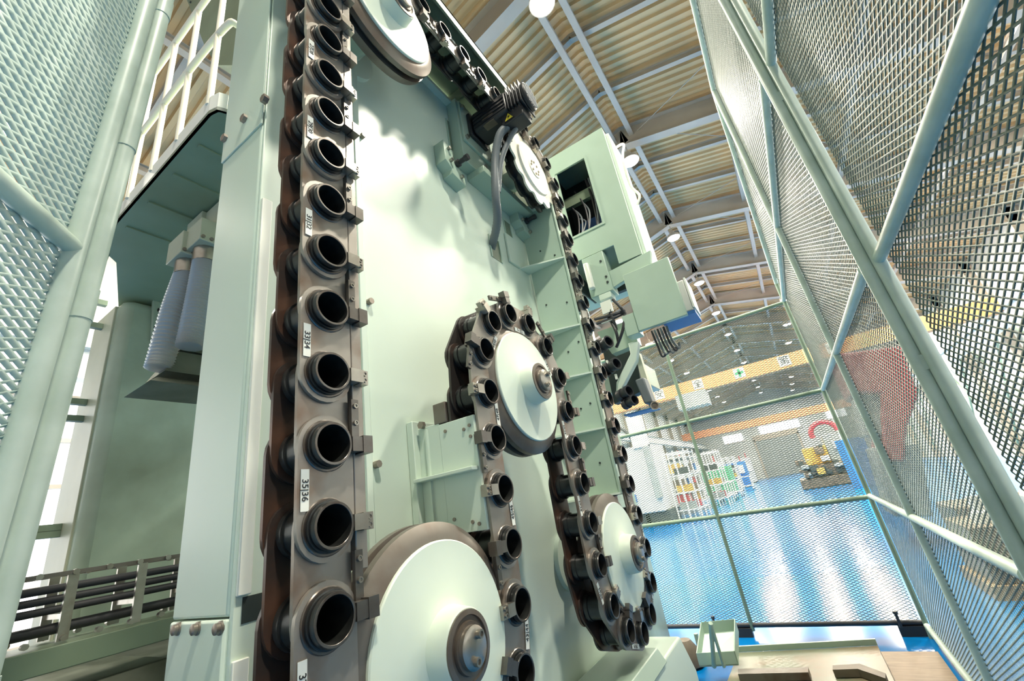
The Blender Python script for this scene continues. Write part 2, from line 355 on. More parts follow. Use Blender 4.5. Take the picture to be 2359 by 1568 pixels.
# ------------------------------------------------------------------ magazine column
XP = -1.4                                       # front plate plane, chain units
mc = thing('magazine_column', u(-1.57, 2.0, -1.875), 'pale green magazine column with long flat side plate', 'machine column')
ZT = 3.15
box(u(-1.74, .69, -.146), u(XP-.015, 3.5, ZT)).build('upper_body', 'mint', mc, bevel=.006)
box(u(XP-.015, .695, -1.875), u(XP, 3.5, ZT)).build('side_plate', 'mint', mc, bevel=.003)
box(u(-1.74, .685, -1.875), u(XP-.015, 3.5, -.15)).build('lower_body', 'mint', mc, bevel=.006)
# end-face upper cover sheet with bolted seam
box(u(-1.735, .682, 1.66), u(-1.405, .69, ZT)).build('cover_sheet', 'mint', mc, bevel=.002)
for p in ((520, 320), (565, 275), (612, 230)):
    q = at(*p, 1, .682*S); MB().lathe(q, (0, -1, 0), [(-.005, .016), (.012, .016), (.014, .01)], 6).build('bolt', 'bolt', mc)
for p in ((411, 1448), (456, 1447), (508, 1446)):
    q = at(*p, 1, .685*S); MB().lathe(q, (0, -1, 0), [(-.005, .014), (.003, .014), (.004, .0115), (.012, .0115), (.014, .008)], 12).build('bolt', 'bolt', mc)
# raised edge strip on the side plate and sheet seams
box(u(XP, .70, -.10), u(XP+.012, .738, 1.27)).build('edge_strip', 'white', mc, bevel=.002)
box(u(XP, .70, -1.4), u(XP+.012, .742, -.25)).build('edge_strip', 'white', mc, bevel=.002)
box(u(XP-.01, .72, -.17), u(XP+.002, .79, -.105)).build('slot', 'dark', mc)  # dark slab; the opening's shade is put into its colour
for z in (.93, .6, .36, .03, -.26): box(u(XP-.001, .78, z), u(XP+.002, 1.15, z+.006)).build('seam', 'mint_dark', mc)
# long strip behind the first run
box(u(XP, 1.13, -.06), u(XP+.03, 1.165, 3.0)).build('rail_strip', 'mint', mc, bevel=.003)
for z in (2.0, .98, .25): MB().lathe(u(XP+.0, 1.2, z), (1, 0, 0), [(0, .012), (.02, .012)], 8).build('bolt', 'bolt', mc)
# slots as dark slabs with raised rim; recess shade is in the colour
def slot(y0, y1, z0, z1):
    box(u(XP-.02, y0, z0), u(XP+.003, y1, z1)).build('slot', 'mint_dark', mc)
    for a, b in (((y0-.012, z0), (y0, z1)), ((y1, z0), (y1+.012, z1))): box(u(XP, a[0], a[1]), u(XP+.008, b[0], b[1])).build('slot_rim', 'mint_mid', mc)
slot(2.03, 2.14, 2.56, 2.86); slot(2.38, 2.50, 1.76, 1.96); slot(2.66, 2.75, 2.12, 2.26)
box(u(XP, 2.62, 1.82), u(XP+.02, 2.78, 2.1)).build('patch_plate', 'mint', mc, bevel=.004)
# top cover over the upper run, ribbed below; dark green carries its underside shade
box(u(XP, .5, 3.17), u(-.97, 2.5, 3.19)).build('top_cover', 'mint_dark', mc)
box(u(-.985, .5, 3.10), u(-.97, 2.5, 3.19)).build('cover_lip', 'mint_dark', mc)
for y in (1.55, 2.1): box(u(XP, y, 3.06), u(-1.16, y+.015, 3.17)).build('cover_rib', 'mint_dark', mc)
box(u(XP, 1.3, 3.03), u(XP+.05, 2.2, 3.06)).build('cover_angle', 'mint', mc)
for y in (1.6, 1.75, 1.95): MB().lathe(u(-1.25, y, 3.17), (0, 0, -1), [(0, .012), (.03, .012)], 8).build('bolt', 'steel', mc)
# drive mount under the cover
dm = thing('drive_mount', u(-1.3, 2.4, 2.3), 'pale green bolted drive mount box under the black motor', 'bracket')
box(u(XP, 2.06, 2.42), u(-1.31, 2.62, 3.05)).build('mount_plate', 'mint_mid', dm, bevel=.004)
box(u(-1.31, 2.08, 2.62), u(-1.29, 2.46, 3.02)).build('motor_plate', 'mint_mid', dm, bevel=.003)
box(u(XP, 2.2, 2.36), u(-1.24, 3.2, 2.42)).build('lower_ledge', 'mint_mid', dm, bevel=.003)
box(u(XP, 2.62, 2.42), u(-1.34, 3.3, 3.05)).build('gear_housing', 'mint_dark', dm, bevel=.004)
for y, z in ((2.11, 2.97), (2.11, 2.66), (2.43, 2.66), (2.52, 2.5), (2.7, 2.5), (2.3, 2.5)):
    MB().lathe(u(-1.29, y, z), (1, 0, 0), [(-.03, .014), (.016, .014)], 8).build('bolt', 'steel', dm)
# clamp blocks with bolts
def clamp(y, z, label):
    t = thing('clamp_block', u(XP, y, z), label, 'bracket', 'clamp blocks on the column plate')
    pr = [(0, .16), (0, -.02), (.06, -.06), (.06, -.1), (.2, -.13), (.2, -.06), (.14, -.03), (.14, .02), (.09, .05), (.09, .11), (.04, .16)]
    MB().prism([u(XP, y + a - .1, z + b) for a, b in pr], (.045*S*2, 0, 0)).build('block', 'mint_mid', t, bevel=.003)
    for a, b in ((.02, .1), (.03, 0), (.13, -.08)): MB().lathe(u(XP+.09, y+a-.08, z+b), (1, 0, 0), [(0, .011), (.018, .011)], 6).build('bolt', 'steel', t)
    MB().lathe(u(XP+.09, y+.02, z+.02), (1, 0, 0), [(0, .022), (.02, .022), (.022, .014), (.06, .014), (.062, .018), (.085, .018)], 12).build('knob', 'black', t)
clamp(1.93, 2.27, 'mint clamp block with black knob left of the motor hose')
clamp(2.88, 2.3, 'mint clamp block with black knob right of the motor hose')

# ------------------------------------------------------------------ tool chain
R_, Y_A, Y_B, Y_C = .389, 1.114, 1.892, 2.67
Z_T, Z_1, Z_M, Z_3 = 2.58, -.34, .575, -.345
segs = []                                        # (length, point fn, tangent fn) in the (Y, Z) plane
def line(p, q):
    p = Vector(p); q = Vector(q); L = (q-p).length; d = (q-p)/L; segs.append((L, lambda s, p=p, d=d: p + d*s, lambda s, d=d: d))
def arc(c, a0, a1):
    c = Vector(c); L = abs(a1-a0)*R_; sg = 1 if a1 > a0 else -1
    segs.append((L, lambda s: c + R_*Vector((math.cos(a0+sg*s/R_), math.sin(a0+sg*s/R_))), lambda s: sg*Vector((-math.sin(a0+sg*s/R_), math.cos(a0+sg*s/R_)))))
line((Y_A-R_, Z_T), (Y_A-R_, Z_1)); arc((Y_A, Z_1), PI, 2*PI); line((Y_A+R_, Z_1), (Y_A+R_, Z_M)); arc((Y_B, Z_M), PI, 0)
line((Y_B+R_, Z_M), (Y_B+R_, Z_3)); arc((Y_C, Z_3), PI, 2*PI); line((Y_C+R_, Z_3), (Y_C+R_, Z_T)); arc((Y_C, Z_T), 0, PI/2)
line((Y_C, Z_T+R_), (Y_A, Z_T+R_)); arc((Y_A, Z_T), PI/2, PI)
LT = sum(s[0] for s in segs); NP = 70; PT = LT/NP
def path(s):
    s %= LT
    for L, pf, tf in segs:
        if s <= L: return pf(s), tf(s)
        s -= L
    return segs[0][1](0), segs[0][2](0)
S35 = Z_T - .236                                 # arc length of pot 35
XN = -1.0                                        # nose plane
tc = thing('tool_chain', u(-1.08, 1.9, -.75), 'serpentine tool magazine chain of black steel pots and link plates', 'tool chain')
q = S
pot_me = MB().lathe((0, 0, 0), (1, 0, 0), [(r[0]*q, r[1]*q) for r in ((-.176, .042), (-.02, .0465), (0, .0497), (.0, .0565), (-.005, .0585), (-.012, .0585), (-.013, .0555), (-.018, .0555), (-.019, .062), (-.026, .062), (-.028, .0575), (-.06, .0575), (-.061, .0595), (-.125, .0595), (-.126, .065), (-.145, .065), (-.147, .057), (-.185, .057), (-.188, .05), (-.188, .042))], 36, close=True).mesh('tool_pot', 'oxide')
bore_me = MB().lathe((0, 0, 0), (1, 0, 0), [(-.175*q, .0), (-.175*q, .0415*q), (-.022*q, .046*q), (-.003*q, .0489*q)], 28, caps=False).lathe((-.15*q, 0, 0), (1, 0, 0), [(0, .036*q), (.03*q, .034*q), (.032*q, .022*q), (.06*q, .016*q)], 16).mesh('bore', 'hole')
ring_me = MB().lathe((-.0325*q, 0, 0), (1, 0, 0), [(0, .057*q), (.006*q, .057*q), (.006*q, .067*q), (.003*q, .0695*q), (0, .0695*q)], 32, caps=False).lathe((0, 0, 0), (1, 0, 0), [(.0005*q, .0495*q), (.0012*q, .0502*q), (.0012*q, .0555*q), (-.001*q, .0565*q)], 32, caps=False).mesh('nose_ring', 'ring')
# stadium link plates: local x = thickness (outwards), local y = along the chain
def stadium(hw, x0, x1, hr, n=12, L=PT*q):
    pts = [(L/2 + hw*math.sin(a), -hw*math.cos(a)) for a in [PI*k/n for k in range(n+1)]]
    pts += [(-L/2 - hw*math.sin(a), hw*math.cos(a)) for a in [PI*k/n for k in range(n+1)]]
    loops = [pts] + [[(sy*L/2 + hr*math.cos(2*PI*k/16), hr*math.sin(2*PI*k/16)) for k in range(16)] for sy in (-1, 1)]
    bm = bmesh.new(); es = []; rings = []
    for lp in loops:
        vs = [bm.verts.new((x0, a, b)) for a, b in lp]; rings.append(vs)
        es += [bm.edges.new((vs[k], vs[(k+1) % len(vs)])) for k in range(len(vs))]
    bmesh.ops.triangle_fill(bm, edges=es, use_beauty=True)
    bm.verts.index_update(); co = [v.co.copy() for v in bm.verts]; nv = len(co)
    F0 = [tuple(v.index for v in f.verts) for f in bm.faces]; rid = [[v.index for v in r] for r in rings]; bm.free()
    d = Vector((x1-x0, 0, 0)); fs = list(F0) + [tuple(k + nv for k in reversed(f)) for f in F0]
    for r in rid: fs += [(r[k], r[(k+1) % len(r)], r[(k+1) % len(r)] + nv, r[k] + nv) for k in range(len(r))]
    return MB().add(co + [c + d for c in co], fs)
lk = {}
for nm, hw, x0, x1, m in (('of', .082, -.043, -.031, 'plate'), ('if', .078, -.056, -.044, 'plate'), ('ob', .086, -.180, -.168, 'plate_rust'), ('ib', .08, -.167, -.155, 'plate_rust')):
    lk[nm] = stadium(hw*q, x0*q, x1*q, .0575*q).mesh('link_plate', m)
# key blocks that hold the pots: local z = left of travel, local y = travel
kb_a = MB().box((-.05*q, -.02*q, .056*q), (.004*q, .02*q, .1*q)).box((-.03*q, -.022*q, .09*q), (-.004*q, .022*q, .122*q)).mesh('key_block', 'steel', smooth=False)
kb_b = MB().box((-.05*q, -.02*q, .056*q), (.004*q, .02*q, .1*q)).box((-.03*q, -.024*q, .09*q), (.006*q, .024*q, .122*q)).box((-.034*q, -.135*q, .074*q), (-.022*q, -.01*q, .098*q)).mesh('key_block', 'ring', smooth=False)
scr = MB().lathe((0, 0, 0), (1, 0, 0), [(-.004*q, .0075*q), (.004*q, .0075*q), (.004*q, .0045*q), (.001*q, .004*q), (.001*q, 0)], 10).mesh('screw', 'steel')
tag_me = box((-.0295*q, -.05*q, -.01*q), (-.028*q, .05*q, .012*q)).mesh('number_tag', 'tag', smooth=False)
def basis(t):                                    # local x->X, y->travel, z->left of travel
    n = Vector((-t.y, t.x)); return Matrix((Vector((1, 0, 0)), Vector((0, t.x, t.y)), Vector((0, n.x, n.y)))).transposed()
for i in range(NP):
    num = (i + 34) % NP + 1                      # i = 0 is pot 35
    p, t = path(S35 + i*PT); B = basis(t); c = u(XN, p.x, p.y)
    po = inst('tool_pot', pot_me, tc, c, B)
    def sub(nm, me, off=(0, 0, 0), rot=None):
        ob = bpy.data.objects.new(nm, me); COL.objects.link(ob); ob.parent = po; ob.location = off
        if rot: ob.rotation_euler = rot
        return ob
    sub('bore', bore_me); sub('nose_ring', ring_me)
    odd = num % 2 == 1
    sub('key_block', kb_b if odd else kb_a)
    for k in range(2):
        if odd: sub('screw', scr, (-.02*q, (-.115 + .05*k)*q, .086*q))
        else: sub('screw', scr, (-.002*q, (-.01 + .02*k)*q, .108*q))
    p2, t2 = path(S35 + (i+1)*PT); mid = (p + p2)/2; dv = (p2-p); B2 = basis(dv.normalized()); cm = u(XN, mid.x, mid.y)
    for nm in (('of', 'ob') if odd else ('if', 'ib')): inst('link_plate', lk[nm], tc, cm, B2)
    if odd:                                      # number tag on the right of travel, read along the chain
        tg = inst('number_tag', tag_me, tc, u(XN, mid.x, mid.y) + B2 @ Vector((0, .01*q, -.064*q)), B2)
        tx = text_mesh('%d|%d' % (num, num % NP + 1), .024*q, 'ink')
        ob = bpy.data.objects.new('numerals', tx); COL.objects.link(ob); ob.parent = tg; ob.location = (-.0274*q, 0, .0005*q)
        ob.rotation_euler = frame((0, 1, 0), (0, 0, 1)).to_euler()
# guide bars that the chain slides on
def bar(y0, y1, z0, z1, x0, x1, label, m='oxide'):
    return tag(box(u(x0, y0, z0), u(x1, y1, z1)).build('guide_bar', m, bevel=.002), label, 'guide bar', 'chain guide bars')
bar(.812, .85, -.08, 2.45, -1.075, -1.034, 'dark steel guide bar along the long left chain run', 'plate')
bar(2.365, 2.385, -.3, .45, -1.12, -1.04, 'slim steel guide bar along the chain run right of the raised wheel', 'plate')

# ------------------------------------------------------------------ guide wheels
def wheel(y, z, label, face='wheel_face', rr=.345, rf=.288):
    t = thing('chain_pulley', u(XN-.09, y, z-rr), label, 'wheel', 'chain guide wheels')
    c = u(XN, y, z); ax = (1, 0, 0)
    MB().lathe(c, ax, [(-.155*q, rr*q*.97), (-.135*q, rr*q), (-.11*q, rr*q), (-.105*q, .30*q), (-.085*q, .30*q), (-.08*q, rr*q), (-.055*q, rr*q), (-.04*q, (rf+.03)*q), (-.03*q, rf*q)], 64).build('rim', 'rim', t)
    MB().lathe(c, ax, [(-.04*q, .0), (-.04*q, rf*q), (-.022*q, rf*q), (-.018*q, (rf-.004)*q), (-.018*q, .13*q), (-.008*q, .108*q), (.05*q, .1*q), (.055*q, .096*q), (.055*q, 0)], 64).build('face_disc', face, t)
    MB().lathe(c, ax, [(.05*q, .094*q), (.06*q, .094*q), (.062*q, .08*q), (.056*q, .078*q), (.056*q, .066*q), (.066*q, .064*q), (.066*q, 0)], 48).build('bearing_ring', 'rim', t)
    MB().lathe(c, ax, [(.06*q, .056*q), (.078*q, .054*q), (.084*q, .044*q), (.084*q, 0)], 40).build('shaft_cap', 'steel', t)
    for s_ in (-1, 1): MB().lathe(c + Vector((.084*q, .012*q*s_, .03*q*s_)), ax, [(0, .012*q), (.014*q, .012*q), (.014*q, .007*q), (.008*q, .006*q), (.008*q, 0)], 12).build('screw', 'steel', t)
    MB().cyl(u(XP, y, z), u(XN-.15, y, z), .07*q, 24).build('axle', 'mint_mid', t)
    MB().lathe(u(XP, y, z), ax, [(0, .17*q), (.03*q, .17*q), (.04*q, .1*q)], 40).build('bearing_flange', 'mint', t)
wheel(Y_A, Z_1, 'large pale guide wheel with brown rim at the bottom centre')
wheel(Y_B, Z_M, 'pale guide wheel with raised hub inside the chain arch')
wheel(Y_C, Z_3, 'pale guide wheel at the lower right beside the blue floor')
wheel(Y_A, Z_T, 'cream-lit guide wheel cut by the top edge of the picture')
# drive sprocket
t = thing('drive_sprocket', u(XN-.08, Y_C, Z_T-.34), 'white scalloped drive sprocket below the motor', 'sprocket')
def scallop(r0, r1, n, x0, x1):
    pts = []
    for k in range(n*8):
        a = 2*PI*k/(n*8); w_ = .5 + .5*math.cos(n*a); pts.append(u(XN+x0, Y_C + math.cos(a)*(r0 + (r1-r0)*min(1, w_*1.6)), Z_T + math.sin(a)*(r0 + (r1-r0)*min(1, w_*1.6))))
    return MB().prism(pts, ((x1-x0)*q, 0, 0))
scallop(.30, .345, 12, -.06, -.045).build('front_plate', 'cream', t)
scallop(.30, .345, 12, -.14, -.12).build('rear_plate', 'oxide', t)
MB().lathe(u(XN, Y_C, Z_T), (1, 0, 0), [(-.12*q, .27*q), (-.06*q, .27*q)], 40).build('drum', 'oxide', t)
MB().lathe(u(XN, Y_C, Z_T), (1, 0, 0), [(-.045*q, .24*q), (-.03*q, .23*q), (-.03*q, .09*q), (-.024*q, .088*q), (-.024*q, 0)], 48).build('face_disc', 'cream', t)
for k in range(8): MB().lathe(u(XN-.024, Y_C + .06*math.cos(k*PI/4), Z_T + .06*math.sin(k*PI/4)), (1, 0, 0), [(0, .008), (.006, .008)], 8).build('screw', 'steel', t)
MB().cyl(u(-1.34, Y_C, Z_T), u(XN-.14, Y_C, Z_T), .09*q, 24).build('axle', 'mint_mid', t)

# ------------------------------------------------------------------ box bracket, right support channel
t = thing('box_bracket', u(-1.22, 1.5, -.06), 'pale welded box bracket between the column and second chain run', 'bracket')
yb = 1.41
box(u(-1.235, yb, -.055), u(-1.045, yb+.015, .385)).build('face_plate', 'mint', t, bevel=.002)
box(u(-1.36, yb+.002, -.045), u(-1.235, yb+.017, .395)).build('side_plate', 'mint', t, bevel=.002)
box(u(-1.235, yb+.015, .375), u(-1.2, yb+.2, .385)).build('top_lip', 'mint', t)
box(u(XP+.002, yb-.03, -.05), u(-1.36, yb+.2, .43)).build('foot_flange', 'mint', t, bevel=.003)
box(u(-1.365, yb-.045, .165), u(-1.05, yb, .18)).build('rib', 'mint', t, bevel=.002)
box(u(-1.31, yb-.01, -.04), u(-1.3, yb+.002, .165)).build('weld_rib', 'mint', t)
box(u(-1.31, yb-.01, .18), u(-1.3, yb+.002, .38)).build('weld_rib', 'mint', t)
for x, z in ((-1.2, .35), (-1.1, .335), (-1.07, .345), (-1.2, .0), (-1.11, -.02), (-1.07, .3), (-1.08, -.03)): MB().lathe(u(x, yb, z), (0, -1, 0), [(0, .006), (.004, .006)], 8).build('screw', 'bolt', t)
for z in (.405, -.035): MB().lathe(u(-1.325, yb, z), (0, -1, 0), [(0, .014), (.014, .014)], 6).build('bolt', 'bolt', t)
box(u(-1.26, yb+.0, .39), u(-1.19, yb+.2, .48)).build('block', 'rim', t, bevel=.003)
box(u(-1.3, yb+.02, -.14), u(-1.19, yb+.2, -.062)).build('lower_block', 'plate_rust', t, bevel=.003)
t = thing('support_channel', u(-1.22, 3.25, -.05), 'tall green support channel with triangular gussets beside far chain run', 'support')
yc = 2.945
box(u(-1.38, yc, -.02), u(-1.045, yc+.012, 2.42)).build('web', 'mint_mid', t, bevel=.002)
box(u(-1.06, yc-.012, -.02), u(-1.045, yc, 2.40)).build('flange', 'mint_mid', t, bevel=.002)
for z in (2.41, 1.83, 1.22, .83, .42, -.02):
    MB().prism([u(-1.4, yc, z), u(-1.05, yc, z), u(-1.05, yc-.02, z), u(-1.4, yc-.15, z)], (0, 0, .012*q)).build('gusset', 'mint', t)
for x, z in ((-1.25, 2.0), (-1.13, 1.9), (-1.3, 1.5), (-1.12, 1.45), (-1.2, 1.05), (-1.1, 1.1), (-1.2, .6), (-1.12, .62), (-1.28, .6), (-1.15, .2)): MB().lathe(u(x, yc, z), (0, -1, 0), [(0, .006), (.004, .006)], 8).build('screw', 'dark', t)
t = thing('lower_housing', u(-1.1, 2.7, -1.875), 'green sheet base below the lower right wheel', 'machine base')
MB().prism([u(-1.4, 2.35, -.92), u(-1.0, 2.35, -.92), u(-.95, 2.35, -1.1), u(-.95, 2.35, -1.87), u(-1.4, 2.35, -1.87)], (0, .9*q, 0)).build('body', 'mint', t, bevel=.01)
MB().prism([u(-1.3, 2.34, -.86), u(-1.02, 2.34, -.86), u(-.98, 2.34, -.93), u(-1.3, 2.34, -.93)], (0, .5*q, 0)).build('top_lip', 'mint_mid', t, bevel=.004)

# ------------------------------------------------------------------ servo motor and its hose
my, mz = 2.26, 2.82
t = thing('servo_motor', u(-1.05, my, mz-.11), 'black servo motor with cooling fins and warning sticker', 'motor')
def sq(x0, x1, hw, m, nm, bev=.006, n=None):
    return box(u(x0, my-hw, mz-hw), u(x1, my+hw, mz+hw)).build(nm, m, t, bevel=bev)
sq(-1.29, -1.26, .112, 'black', 'mounting_flange'); sq(-1.26, -.93, .098, 'black', 'body', .02)
for k in range(4):
    z = mz - .07 + k*.035
    box(u(-1.24, my-.106, z), u(-.95, my+.106, z+.014)).build('side_rib', 'black', t)
for k in range(5):
    x = -.93 + k*.028
    sq(x, x+.012, .104, 'black', 'cooling_fin', .003)
MB().cyl(u(-.93, my, mz), u(-.8, my, mz), .088*q, 28).build('rear_housing', 'black', t)
MB().lathe(u(-.8, my, mz), (1, 0, 0), [(0, .105*q), (.02*q, .105*q), (.03*q, .095*q), (.03*q, 0)], 36).build('fan_cover', 'black', t)
for k in range(7):
    d = -.075 + k*.025; hh = math.sqrt(.092**2 - d*d)
    box(u(-.772, my+d-.004, mz-hh), u(-.765, my+d+.004, mz+hh)).build('grille_bar', 'conduit', t)
jb = box(u(-1.02, my-.07, mz-.19), u(-.83, my+.06, mz-.085)).build('terminal_box', 'black', t, bevel=.006)
w_ = .05
tri = [u(-.95 + a*1.0, my-.0705, mz-.14 + b) for a, b in ((-.04, -.028), (.04, -.028), (0, .04))]
MB().prism(tri, (0, -.001, 0)).build('warning_sticker', 'yellow', jb)
bolt_pts = [(.006, .028), (-.014, -.002), (.0, -.002), (-.008, -.022), (.014, .006), (.0, .006)]
MB().prism([u(-.95 + a, my-.0725, mz-.14 + b*.8) for a, b in bolt_pts], (0, -.0006, 0)).build('lightning_mark', 'ink', jb)
for a, b in (((-.04, -.028), (.04, -.028)), ((.04, -.028), (0, .04)), ((0, .04), (-.04, -.028))):
    MB().cyl(u(-.95+a[0], my-.0722, mz-.14+a[1]), u(-.95+b[0], my-.0722, mz-.14+b[1]), .0025, 4).build('sticker_edge', 'ink', jb)
box(u(-1.16, my-.1, mz-.102), u(-1.06, my-.04, mz-.098)).build('name_plate', 'brown', t)
box(u(-1.16, my-.1005, mz-.06), u(-1.06, my-.098, mz-.01)).build('name_plate', 'brown', t)
def bez(P, n=24):
    P = [Vector(p) for p in P]; out = []
    for i in range(len(P)-1):
        p0 = P[max(i-1, 0)]; p1 = P[i]; p2 = P[i+1]; p3 = P[min(i+2, len(P)-1)]
        for k in range(n):
            s_ = k/n; out.append(.5*((2*p1) + (p2-p0)*s_ + (2*p0-5*p1+4*p2-p3)*s_*s_ + (3*p1-p0-3*p2+p3)*s_**3))
    return out + [P[-1]]
hp = bez([u(-1.0, my-.03, mz-.17), u(-1.06, my-.06, mz-.24), u(-1.13, my-.06, mz-.42), u(-1.18, 2.2, 2.1), u(-1.25, 2.28, 1.95), u(-1.42, 2.42, 1.86)], 20)
o = tag(MB().tube(hp, .023, 12, radf=lambda i: .024 + .0015*(i % 2)).build('conduit_hose', 'conduit'), 'grey ribbed conduit hanging from the black motor', 'hose')
hp2 = bez([u(-.95, my+.02, mz-.18), u(-1.02, my, mz-.27), u(-1.1, my-.03, mz-.44), u(-1.165, 2.215, 2.12)], 16)
tag(MB().tube(hp2, .016, 10).build('conduit_hose', 'conduit'), 'thinner grey cable joining the motor conduit', 'hose')

# ------------------------------------------------------------------ head cabinet beyond the chain
YK = 3.12
def q3(p, y=YK): return at(p[0], p[1], 1, y)
t = thing('head_cabinet', (-.75, YK+.3, 3.15), 'mint sheet cabinet with open cable window on the machine head', 'cabinet')
x0, x1, z0, z1 = -1.12, -.49, 3.18, 4.52
wx0, wx1, wz0, wz1 = -1.0, -.715, 3.6, 4.31
for a, b in (((x0, wz1), (x1, z1)), ((wx1, wz0), (x1, wz1)), ((x0, 3.36), (x1, wz0)), ((x0, wz0), (wx0, wz1)), ((-.68, z0), (x1, 3.36))):
    box((a[0], YK, a[1]), (b[0], YK+.012, b[1])).build('front_panel', 'mint_mid', t)
box((x1-.012, YK+.012, z0), (x1, YK+.55, z1)).build('side_panel', 'mint', t)
box((x0, YK+.5, z0), (x1, YK+.55, z1)).build('back_panel', 'dark', t)  # dark back and inner sides paint in the shade inside the cabinet
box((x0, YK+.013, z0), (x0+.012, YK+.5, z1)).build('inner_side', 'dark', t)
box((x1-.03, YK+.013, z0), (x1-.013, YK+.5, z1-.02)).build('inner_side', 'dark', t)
box((x0, YK+.012, z1-.012), (x1, YK+.55, z1)).build('top_panel', 'mint_mid', t)
box((x0, YK+.012, 3.36), (x1-.02, YK+.5, 3.375)).build('bottom_panel', 'mint_dark', t)
box((x1, YK+.06, z0-.03), (x1+.03, YK+.5, z1-.04)).build('side_door', 'mint', t, bevel=.004)
for a, b in (((wx0-.015, wz1), (wx1+.015, wz1+.02)), ((wx1, wz0-.02), (wx1+.02, wz1)), ((wx0, wz0-.02), (wx1, wz0))):
    box((a[0], YK-.008, a[1]), (b[0], YK, b[1])).build('window_edge', 'mint_mid', t)
box((wx0-.1, YK+.15, 4.02), (wx1+.02, YK+.2, 4.12)).build('inner_shelf', 'mint_dark', t)
box((wx0, YK+.3, 3.65), (wx1-.02, YK+.42, 3.9)).build('terminal_strip', 'blue', t)
cabl = bez([(x1+.035, YK+.3, 4.5), (x1+.1, YK+.25, 4.44), (x1+.06, YK+.2, 4.25), (x1+.045, YK+.25, 4.0), (x1+.09, YK+.25, 3.86), (x1+.05, YK+.25, 3.78)], 8)
MB().tube(cabl, .012, 8).build('side_cable', 'white', t)
rr = random.Random(3)
for k in range(9):
    xa = wx0 + .03 + .028*k; top = 4.2 - rr.random()*.5 if k < 6 else 4.25
    pth = bez([(xa + (.0 if k > 5 else -.05), YK+.2, top), (xa + .03, YK+.12, (top+3.65)/2), (xa - .02 + .05*rr.random(), YK+.06, 3.62), (xa-.06, YK+.05, 3.605)], 8)
    MB().tube(pth, .012 if k > 5 else .008, 7).build('cable', 'conduit' if k % 3 else 'rubber', t)
# terminal cabinet left below
t = thing('switch_box', (-.87, YK-.02, 2.95), 'small mint switch box with white handle below the cabinet', 'switch box')
box((-.965, YK-.03, 2.97), (-.775, YK+.12, 3.34)).build('body', 'mint_mid', t, bevel=.006)
box((-.95, YK-.08, 3.03), (-.905, YK-.03, 3.27)).build('handle', 'white', t, bevel=.012)
box((-.9, YK-.03, 2.92), (-.8, YK+.08, 2.97)).build('gland_plate', 'mint', t, bevel=.004)
for x, z in ((-.8, 3.1), (-.8, 3.05), (-.81, 3.25)): MB().lathe((x, YK-.03, z), (0, -1, 0), [(0, .01), (.006, .01)], 8).build('screw', 'dark', t)
# arm with square panel
t = thing('square_panel', (-.49, YK-.02, 2.56), 'flat square mint cover panel hanging right of switch box', 'panel')
box((-.672, YK-.04, 2.567), (-.314, YK+.0, 3.05)).build('cover', 'mint_mid', t, bevel=.005)
box((-.36, YK+.0, 2.6), (-.27, YK+.25, 2.85)).build('side_box', 'offwhite', t, bevel=.01)  # off-white paints in the white highlight along this side
box((-.5, YK+.0, 2.575), (-.262, YK+.25, 2.6)).build('blue_sole', 'blue', t)
box((-.268, YK+.0, 2.62), (-.255, YK+.25, 2.86)).build('side_plate', 'white', t)
MB().prism([(-.775, YK, 3.0), (-.45, YK, 3.07), (-.42, YK, 3.18), (-.775, YK, 3.15)], (0, .05, 0)).build('carrier_arm', 'mint_mid', t, bevel=.004)
box((-.77, YK-.03, 2.56), (-.672, YK+.1, 2.73)).build('lower_bracket', 'mint_mid', t, bevel=.004)
for k in range(6):
    xa = -.60 + .022*k
    MB().tube(bez([(xa, YK+.06, 2.57), (xa+.01, YK+.06, 2.45), (xa+.02+.004*k, YK+.06, 2.36+.01*(k % 3)), (xa+.05, YK+.07, 2.37+.01*k)], 6), .009, 7).build('cable', 'conduit' if k % 2 else 'rubber', t)
# tool changer
t = thing('tool_changer', (-.85, YK+.1, 1.9), 'pale angled tool changer arm with black gripper sockets and grey motor', 'tool changer')
MB().prism([q3((1447, 790)), q3((1470, 785)), q3((1466, 830)), q3((1432, 895)), q3((1428, 912)), q3((1419, 905)), q3((1420, 880)), q3((1452, 815))], (0, .06, 0)).build('arm', 'mint', t, bevel=.006)
MB().prism([q3((1462, 815), 3.2), q3((1472, 812), 3.2), q3((1512, 940), 3.2), q3((1498, 945), 3.2)], (0, .06, 0)).build('guide_post', 'column_beige', t)
MB().prism([q3((1375, 765), 3.3), q3((1455, 735), 3.3), q3((1470, 790), 3.3), q3((1410, 815), 3.3)], (0, .1, 0)).build('rear_plate', 'column_green', t)
MB().prism([q3((1385, 790), 3.5), q3((1460, 790), 3.5), q3((1480, 900), 3.5), q3((1415, 930), 3.5)], (0, .1, 0)).build('back_plate', 'dark', t)
MB().prism([q3((1462, 875), 3.1), q3((1482, 868), 3.1), q3((1503, 925), 3.1), q3((1484, 930), 3.1)], (0, .12, 0)).build('motor_case', 'conduit', t, bevel=.01)
MB().lathe(q3((1508, 935)), (.3, -1, 0), [(0, .03), (.03, .03), (.03, .022), (.0, .02)], 16).build('motor_flange', 'steel', t)
for px_, r in (((1394, 792), .05), ((1372, 800), .045), ((1412, 842), .05), ((1390, 860), .045), ((1440, 905), .045), ((1452, 925), .04)):
    c = q3(px_, 3.1); MB().lathe(c, (1, -.5, .1), [(-.06, r), (-.02, r), (-.018, r*.8), (.02, r*.8), (.02, r), (.045, r), (.045, r*.75), (.0, r*.7)], 18).build('gripper_socket', 'black', t)
